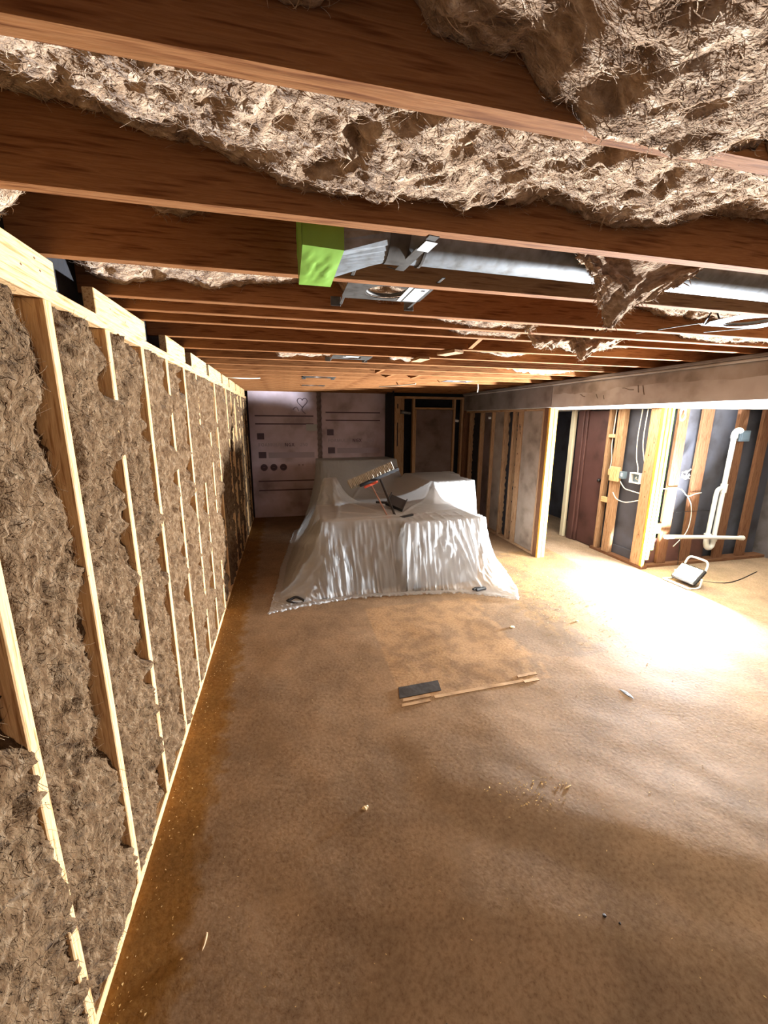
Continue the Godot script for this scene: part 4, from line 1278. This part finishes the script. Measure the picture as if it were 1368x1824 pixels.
var top_creases := [
	[Vector2(1.74, 4.18), Vector2(1.00, 4.12), 0.016, 0.018], [Vector2(1.74, 4.20), Vector2(1.10, 4.50), 0.014, 0.016], [Vector2(1.72, 4.24), Vector2(1.20, 5.25), 0.018, 0.018], [Vector2(1.76, 4.26), Vector2(1.55, 5.6), 0.012, 0.016], [Vector2(1.80, 4.26), Vector2(2.10, 5.6), 0.013, 0.016], [Vector2(1.82, 4.24), Vector2(2.50, 5.15), 0.018, 0.018], [Vector2(1.84, 4.20), Vector2(2.60, 4.45), 0.016, 0.016], [Vector2(1.84, 4.18), Vector2(2.62, 4.10), 0.012, 0.016], [Vector2(1.18, 5.33), Vector2(1.10, 4.1), 0.016, 0.02], [Vector2(1.18, 5.33), Vector2(1.3, 6.6), 0.014, 0.02], [Vector2(1.25, 5.4), Vector2(2.1, 6.6), 0.010, 0.018], [Vector2(2.50, 5.2), Vector2(1.6, 6.5), 0.010, 0.018], [Vector2(2.52, 5.2), Vector2(2.62, 4.2), 0.014, 0.018], [Vector2(3.0, 5.3), Vector2(2.64, 4.3), 0.012, 0.018]]
var side_creases := [
	[Vector2(5.33, 1.0), Vector2(4.35, 0.05), 0.018, 0.018], [Vector2(5.33, 1.0), Vector2(4.9, 0.05), 0.016, 0.018], [Vector2(5.33, 1.0), Vector2(5.6, 0.05), 0.016, 0.02], [Vector2(4.6, 0.74), Vector2(4.1, 0.06), 0.012, 0.015], [Vector2(4.3, 0.74), Vector2(4.5, 0.06), 0.010, 0.015]]

func crease(p: Vector2, c: Array) -> float:
	var a: Vector2 = c[0]
	var b: Vector2 = c[1]
	var ab := b - a
	var t := clampf((p - a).dot(ab) / ab.length_squared(), 0.0, 1.0)
	# a slight bow so that no crease is ruler straight
	var q := a + ab * t + Vector2(-ab.y, ab.x) * 0.04 * sin(PI * t)
	var w: float = c[3]
	var d2 := p.distance_squared_to(q)
	if d2 > w * w * 6.0: return 0.0
	return c[2] * exp(-d2 / (w * w)) * (0.35 + 0.65 * sin(PI * clampf(t * 0.9 + 0.05, 0.0, 1.0)))

func drape() -> void:
	# membrane over the covered things, relaxed from coarse to fine
	var x0 := 0.30
	var z0 := 3.40
	var poly := PackedVector2Array(hem)
	var nx := 0
	var nz := 0
	var u := PackedFloat32Array()
	var ob := PackedFloat32Array()
	var inside := PackedByteArray()
	var cell := 0.0
	var pnx := 0
	var pnz := 0
	for lv in [[0.10, 160, 0.0032], [0.05, 110, 0.0008], [0.025, 60, 0.0002], [0.0125, 24, 0.00005]]:
		cell = lv[0]
		pnx = nx
		pnz = nz
		var old := u
		nx = int(round(3.4 / cell)) + 1
		nz = int(round(4.0 / cell)) + 1
		u = PackedFloat32Array()
		u.resize(nx * nz)
		ob = PackedFloat32Array()
		ob.resize(nx * nz)
		inside = PackedByteArray()
		inside.resize(nx * nz)
		for j in nz:
			for i in nx:
				var x := x0 + i * cell
				var z := z0 + j * cell
				var k := j * nx + i
				inside[k] = 1 if Geometry2D.is_point_in_polygon(Vector2(x, z), poly) else 0
				ob[k] = obstacle(x, z) if inside[k] == 1 else 0.008
				if inside[k] == 1 and ob[k] < 0.02:
					for q in hem.size():
						if Geometry2D.get_closest_point_to_segment(Vector2(x, z), hem[q], hem[(q + 1) % hem.size()]).distance_squared_to(Vector2(x, z)) < 0.0064:
							inside[k] = 2
							break
				if old.size() == 0:
					u[k] = ob[k]
				else:
					var i0 := mini(i / 2, pnx - 1)
					var j0 := mini(j / 2, pnz - 1)
					var i1 := mini(i0 + (i & 1), pnx - 1)
					var j1 := mini(j0 + (j & 1), pnz - 1)
					u[k] = maxf(ob[k], 0.25 * (old[j0 * pnx + i0] + old[j0 * pnx + i1] + old[j1 * pnx + i0] + old[j1 * pnx + i1])) if inside[k] == 1 else 0.008
		var gsag: float = lv[2]
		for it in lv[1]:
			for j in range(1, nz - 1):
				var b := j * nx
				for i in range(1, nx - 1):
					var k := b + i
					if inside[k] == 1:
						var v := (u[k - 1] + u[k + 1] + u[k - nx] + u[k + nx]) * 0.25 - gsag
						u[k] = v if v > ob[k] else ob[k]
	# vertices with folds
	var pos := PackedVector3Array()
	pos.resize(nx * nz)
	var used := PackedInt32Array()
	used.resize(nx * nz)
	used.fill(-1)
	for j in nz:
		for i in nx:
			var k := j * nx + i
			var x := x0 + i * cell
			var z := z0 + j * cell
			var y := u[k]
			if inside[k] == 0:
				# pull the rim onto the hem line
				var best := Vector2.ZERO
				var bd := 1e9
				for q in hem.size():
					var c := Geometry2D.get_closest_point_to_segment(Vector2(x, z), hem[q], hem[(q + 1) % hem.size()])
					var d := c.distance_squared_to(Vector2(x, z))
					if d < bd:
						bd = d
						best = c
				x = best.x + 0.02 * n_mid.get_noise_2d(x * 5.0, z * 5.0)
				z = best.y + 0.03 * n_mid.get_noise_2d(x * 4.0 + 9.0, z * 4.0)
				pos[k] = P(x, 0.006 + 0.008 * absf(n_mid.get_noise_2d(x * 6.0, z * 6.0)), z)
				continue
			var gx := 0.0
			var gz := 0.0
			if i > 0 and i < nx - 1: gx = (u[k + 1] - u[k - 1]) / (2.0 * cell)
			if j > 0 and j < nz - 1: gz = (u[k + nx] - u[k - nx]) / (2.0 * cell)
			var nrm := Vector3(-gx, 1.0, -gz).normalized()
			var steep := ss(0.5, 2.0, Vector2(gx, gz).length())
			var d := 0.0
			# hanging folds on the sides: run down the slope
			var along := x * absf(nrm.z) + z * absf(nrm.x)
			var lean := along + 0.22 * (y - 0.4) * sin(along * 2.1 + 0.7)
			var f1 := 1.0 - absf(n_soft.get_noise_2d(lean * 0.8, y * 0.25 + 3.0))
			d += steep * 0.016 * (pow(f1, 3.0) - 0.4)
			var f2 := 1.0 - absf(n_soft.get_noise_2d(lean * 1.3 + 30.0 + y * 0.9, y * 0.4))
			d += steep * 0.006 * pow(f2, 16.0)
			# pulled creases: on the front (x, height), and on top (x, depth)
			if z < 4.35 and y < 0.77:
				for c in front_creases: d += crease(Vector2(x, y), c)
			if y > 0.55:
				for c in top_creases: d += crease(Vector2(x, z), c)
			if x < 1.25 and y < 1.0 and z > 3.9:
				for c in side_creases: d += crease(Vector2(z, y), c)
			d += 0.0025 * n_fine.get_noise_3d(x * 0.8, y * 0.8, z * 0.8)
			var v := Vector3(x, y, z) + nrm * (d + 0.010)
			if y < 0.06:
				v.y = maxf(v.y, 0.008) + 0.012 * absf(n_mid.get_noise_2d(x * 7.0, z * 7.0))
			pos[k] = P(v.x, maxf(v.y, 0.006), v.z)
	var st := SurfaceTool.new()
	st.begin(Mesh.PRIMITIVE_TRIANGLES)
	st.set_smooth_group(0)
	var org := P(1.8, 0, 5.2)
	var cnt := 0
	var quads := []
	for j in nz - 1:
		for i in nx - 1:
			var k := j * nx + i
			if inside[k] + inside[k + 1] + inside[k + nx] + inside[k + nx + 1] > 0:
				quads.append(k)
				for q in [k, k + 1, k + nx, k + nx + 1]:
					if used[q] < 0:
						used[q] = cnt
						cnt += 1
						st.add_vertex(pos[q] - org)
	for k in quads:
		var a := used[k]
		var b := used[k + 1]
		var c := used[k + nx]
		var d := used[k + nx + 1]
		for q in [a, c, b, b, c, d]: st.add_index(q)
	st.generate_normals()
	var o := put(self, "plastic_sheet", st.commit(), M.film, org)
	meta(o, "milky plastic sheet draped over the pile in the middle", "plastic sheet")

func build_pile() -> void:
	covered = [rot_box(1.36, 4.47, 0.76, 0.80, 0.0, 0.775), rot_box(2.23, 4.42, 0.88, 0.84, 0.10, 0.745), rot_box(1.18, 5.33, 0.10, 0.12, 0.0, 1.03), rot_box(2.78, 5.66, 0.58, 0.92, 0.12, 0.975), rot_box(1.75, 6.75, 1.18, 0.40, 0.10, 1.15), rot_box(3.06, 5.85, 0.08, 0.3, 0.0, 1.0)]
	var lab := ["grey carton under the plastic, front left of the pile", "grey carton under the plastic, front right of the pile", "narrow upright panel under the plastic, left side of the pile", "carton under the plastic, rear right of the pile", "tall cabinet shape under the plastic at the back of the pile", ""]
	for k in 5:
		var b: Dictionary = covered[k]
		var c: Vector2 = b.c
		var o := thing("covered_carton", lab[k], "carton", P(c.x, 0, c.y), "things under the plastic sheet")
		var bs := Basis(Vector3.UP, b.a)
		put(o, "body", box_mesh(Vector3(b.w - 0.02, b.h - 0.03, b.d - 0.02), 0.008), M.carton, P(c.x, (b.h - 0.03) / 2, c.y), bs)
		put(o, "lid", box_mesh(Vector3(b.w, 0.025, b.d), 0.006), M.carton, P(c.x, b.h - 0.016, c.y), bs)
	drape()
	# weights holding the hem
	var wc := thing("black_strap_coil", "black strap loop pinning the front left corner of the sheet", "strap", P(0.65, 0.02, 3.88))
	var loop := []
	for k in 25:
		var a := TAU * k / 24.0
		loop.append(P(0.66 + 0.085 * cos(a), 0.035 + 0.012 * sin(2 * a) + 0.015 * sin(a), 3.90 + 0.05 * sin(a)))
	tube(wc, "loop", M.black_plastic, loop, 0.010, 8, 2)
	tube(wc, "strap", M.black_plastic, [P(0.58, 0.03, 3.89), P(0.66, 0.06, 3.91), P(0.74, 0.03, 3.88)], 0.013, 8, 6)
	var wd := thing("black_weight", "small black block holding the front right of the sheet", "weight", P(2.58, 0.0, 3.80))
	put(wd, "block", box_mesh(Vector3(0.13, 0.03, 0.06), 0.008), M.black_plastic, P(2.58, 0.045, 3.74), Basis(Vector3.UP, 0.15))
	put(wd, "tab", box_mesh(Vector3(0.05, 0.02, 0.03), 0.005), M.black_plastic, P(2.51, 0.05, 3.73), Basis(Vector3.UP, 0.4))

	# push broom lying against the sheet, head uppermost
	var A := P(1.455, 1.035, 4.72)
	var B := P(1.925, 1.225, 4.72)
	var br := thing("push_broom", "push broom with pale bristles lying on the plastic sheet", "broom", P(1.75, 0.72, 4.15))
	var ax := (B - A).normalized()
	bar(br, "head_block", M.black_plastic, A, B, 0.035, 0.05, Vector3(0, 0, 1))
	var perp := ax.cross(Vector3(0, 0, 1)).normalized()
	if perp.y < 0: perp = -perp
	var bd := (perp * 0.75 + Vector3(0, 0, -0.5)).normalized()
	var mid := (A + B) * 0.5 - ax * 0.06
	# bristle tufts in four rows
	var st := SurfaceTool.new()
	st.begin(Mesh.PRIMITIVE_TRIANGLES)
	var tuft := CylinderMesh.new()
	tuft.top_radius = 0.012
	tuft.bottom_radius = 0.007
	tuft.height = 0.10
	tuft.radial_segments = 6
	tuft.rings = 1
	var side := ax.cross(bd).normalized()
	for i in 30:
		for j in 4:
			var p: Vector3 = A - ax * 0.10 + ax * (0.55 * i / 29.0) + side * (0.018 * (j - 1.5)) + bd * 0.055
			rng.seed = i * 7 + j
			var dd := (bd + ax * rng.randf_range(-0.1, 0.1) + side * rng.randf_range(-0.12, 0.12)).normalized()
			st.append_from(tuft, 0, Transform3D(Basis(dd.cross(side).normalized(), dd, side), p - mid))
	put(br, "bristles", st.commit(), M.bristle, mid)
	bar(br, "orange_bracket", M.orange_plastic, P(1.50, 1.02, 4.66), P(1.66, 1.085, 4.66), 0.026, 0.02, Vector3(0, 0, 1))
	tube(br, "handle", M.black_plastic, [P(1.70, 1.10, 4.70), P(1.76, 0.745, 4.16)], 0.013, 10, 1)
	var pl := thing("scraper_pole", "thin pinkish pole with orange ends beside the broom handle", "pole", P(1.67, 0.74, 4.15))
	tube(pl, "pole", M.pink_pole, [P(1.585, 1.04, 4.64), P(1.672, 0.755, 4.14)], 0.008, 8, 1)
	tube(pl, "orange_tip", M.orange_plastic, [P(1.668, 0.775, 4.16), P(1.68, 0.742, 4.12)], 0.016, 8, 1)
	var st2 := thing("black_stick", "short black stick lying at the foot of the broom handle", "stick", P(1.8, 0.76, 4.14))
	bar(st2, "stick", M.black_plastic, P(1.74, 0.765, 4.12), P(1.95, 0.785, 4.18), 0.03, 0.02)
	# dustpan
	var dp := thing("dustpan", "black dustpan resting on the plastic behind the broom handle", "dustpan", P(1.85, 0.8, 4.6))
	var c0 := P(1.83, 0.925, 4.66)
	var c1 := P(2.02, 0.845, 4.58)
	var c2 := P(1.885, 0.775, 4.44)
	var c3 := P(1.70, 0.835, 4.52)
	var nn := (c1 - c0).cross(c3 - c0).normalized()
	if nn.y < 0: nn = -nn
	var ce := (c0 + c1 + c2 + c3) * 0.25
	var ex := (c1 - c0).normalized()
	var ez := ex.cross(nn)
	var bb := Basis(ex, nn, ez)
	put(dp, "tray", box_mesh(Vector3(0.21, 0.010, 0.20), 0.003), M.black_plastic, ce, bb)
	put(dp, "rim", box_mesh(Vector3(0.21, 0.045, 0.012), 0.003), M.black_plastic, ce + nn * 0.018 + ez * 0.095, bb)
	put(dp, "rim", box_mesh(Vector3(0.012, 0.04, 0.20), 0.003), M.black_plastic, ce + nn * 0.016 + ex * 0.10, bb)
	put(dp, "rim", box_mesh(Vector3(0.012, 0.04, 0.20), 0.003), M.black_plastic, ce + nn * 0.016 - ex * 0.10, bb)
	bar(dp, "handle", M.black_plastic, ce - ex * 0.08 + ez * 0.05, ce - ex * 0.22 + ez * 0.09 - nn * 0.03, 0.03, 0.025)

# ------------------------------------------------------------------ debris
func chunk(seed_: int, sx: float, sy: float, sz: float) -> ArrayMesh:
	rng.seed = seed_
	var st := SurfaceTool.new()
	st.begin(Mesh.PRIMITIVE_TRIANGLES)
	st.set_smooth_group(-1)
	var sp := SphereMesh.new()
	sp.radial_segments = 7
	sp.rings = 4
	sp.radius = 0.5
	sp.height = 1.0
	var arr := sp.get_mesh_arrays()
	var vs: PackedVector3Array = arr[Mesh.ARRAY_VERTEX]
	var ix: PackedInt32Array = arr[Mesh.ARRAY_INDEX]
	for q in ix:
		var v := vs[q]
		var f := 1.0 + 0.45 * n_mid.get_noise_3d(v.x * 2.0 + seed_, v.y * 2.0, v.z * 2.0)
		st.add_vertex(Vector3(v.x * sx, v.y * sy, v.z * sz) * f)
	st.generate_normals()
	return st.commit()

func build_debris() -> void:
	var items := [
		["wood_chip", "pale wood chip lying alone on the floor in the left foreground", 0.92, 1.56, 0.035, 0.012, 0.025, 0.3, "chip"],
		["wood_splinter", "dark grey splinter on the floor near the bottom left plate", 0.277, 1.19, 0.012, 0.012, 0.055, -0.15, "pale_strip"],
		["black_shard", "black triangular shard on the floor right of the glue strips", 2.80, 1.995, 0.035, 0.003, 0.10, 0.1, "dark_tile"],
		["wood_splinter", "longest pale splinter on the floor above the dark floor ripple", 1.918, 1.427, 0.055, 0.006, 0.008, 0.25, "chip"],
		["dark_crumb", "larger dark crumb on the bottom right of the floor", 1.697, 0.925, 0.014, 0.008, 0.012, 0.0, "dark_tile"],
		["dark_crumb", "smaller dark crumb beside the larger one at bottom right", 1.735, 0.893, 0.009, 0.006, 0.008, 0.5, "dark_tile"],
		["dark_crumb", "dark crumb on the floor at the bottom centre", 1.03, 0.80, 0.012, 0.010, 0.014, 0.0, "dark_tile"],
		["wood_chip", "pale chip near the bend of the dusty patch on the floor", 2.52, 2.98, 0.05, 0.012, 0.035, 0.4, "chip"],
		["wood_chip", "small pale chip on the dusty floor toward the opening", 3.16, 2.95, 0.03, 0.010, 0.02, 0.2, "chip"]]
	for q in items:
		var m := chunk(int(q[2] * 1000), q[4], q[5], q[6])
		var o := put(self, q[0], m, M[q[8]], P(q[2], floor_height(q[2], q[3]) + q[5] * 0.35, q[3]), Basis(Vector3.UP, q[7]))
		meta(o, q[1], "debris", "larger scraps on the floor")
	# sawdust, shavings and fibre crumbs: nobody could count them
	var st := SurfaceTool.new()
	st.begin(Mesh.PRIMITIVE_TRIANGLES)
	rng.seed = 77
	var flake := func(x: float, z: float, s: float) -> void:
		var y := floor_height(x, z) + 0.001
		var a := rng.randf() * TAU
		var d := Vector3(cos(a), 0, sin(a)) * s
		var e := Vector3(-sin(a), 0, cos(a)) * s * rng.randf_range(0.2, 0.6)
		var up := Vector3(0, s * rng.randf_range(0.2, 0.6), 0)
		var p := P(x, y, z)
		for v in [p - d, p + e + up, p + d, p - d, p + d, p - e + up * 0.5]: st.add_vertex(v)
	for k in 700:
		var z := rng.randf_range(0.7, 7.0)
		flake.call(0.02 + absf(rng.randfn(0.0, 0.075)), z, rng.randf_range(0.002, 0.006))
	for k in 420:
		flake.call(rng.randf_range(0.1, 3.4), rng.randf_range(0.5, 3.4), rng.randf_range(0.0015, 0.005))
	for k in 1300:
		var x := 3.3 + rng.randfn(0.0, 0.22)
		var z := 3.7 + rng.randfn(0.0, 0.5)
		flake.call(x, z, rng.randf_range(0.002, 0.007))
	for k in 90:
		flake.call(1.75 + rng.randfn(0.0, 0.12), 1.45 + rng.randfn(0.0, 0.06), rng.randf_range(0.003, 0.008))
	for k in 500:
		flake.call(1.9 + rng.randfn(0.0, 0.4), 2.9 + rng.randfn(0.0, 0.4), rng.randf_range(0.0015, 0.004))
	st.generate_normals()
	var o := put(self, "sawdust", st.commit(), M.sawdust)
	meta(o, "pale sawdust and shavings scattered over the brown floor", "sawdust", "", "stuff")

func _ready() -> void:
	set_camera_and_light()
	n_low = noise(FastNoiseLite.TYPE_SIMPLEX, 4.0, 101, 3)
	n_mid = noise(FastNoiseLite.TYPE_SIMPLEX, 4.0, 202, 3)
	n_fine = noise(FastNoiseLite.TYPE_SIMPLEX, 7.0, 303, 3)
	n_warp = noise(FastNoiseLite.TYPE_SIMPLEX, 3.0, 404, 3)
	n_soft = noise(FastNoiseLite.TYPE_SIMPLEX, 4.0, 505, 2)
	make_materials()
	build_floor()
	build_left_wall()
	build_ceiling()
	build_back_wall()
	build_right_side()
	build_wall_batts()
	build_ceiling_batts()
	build_flaps()
	build_duct()
	build_plates()
	build_pile()
	build_work_light()
	build_debris()
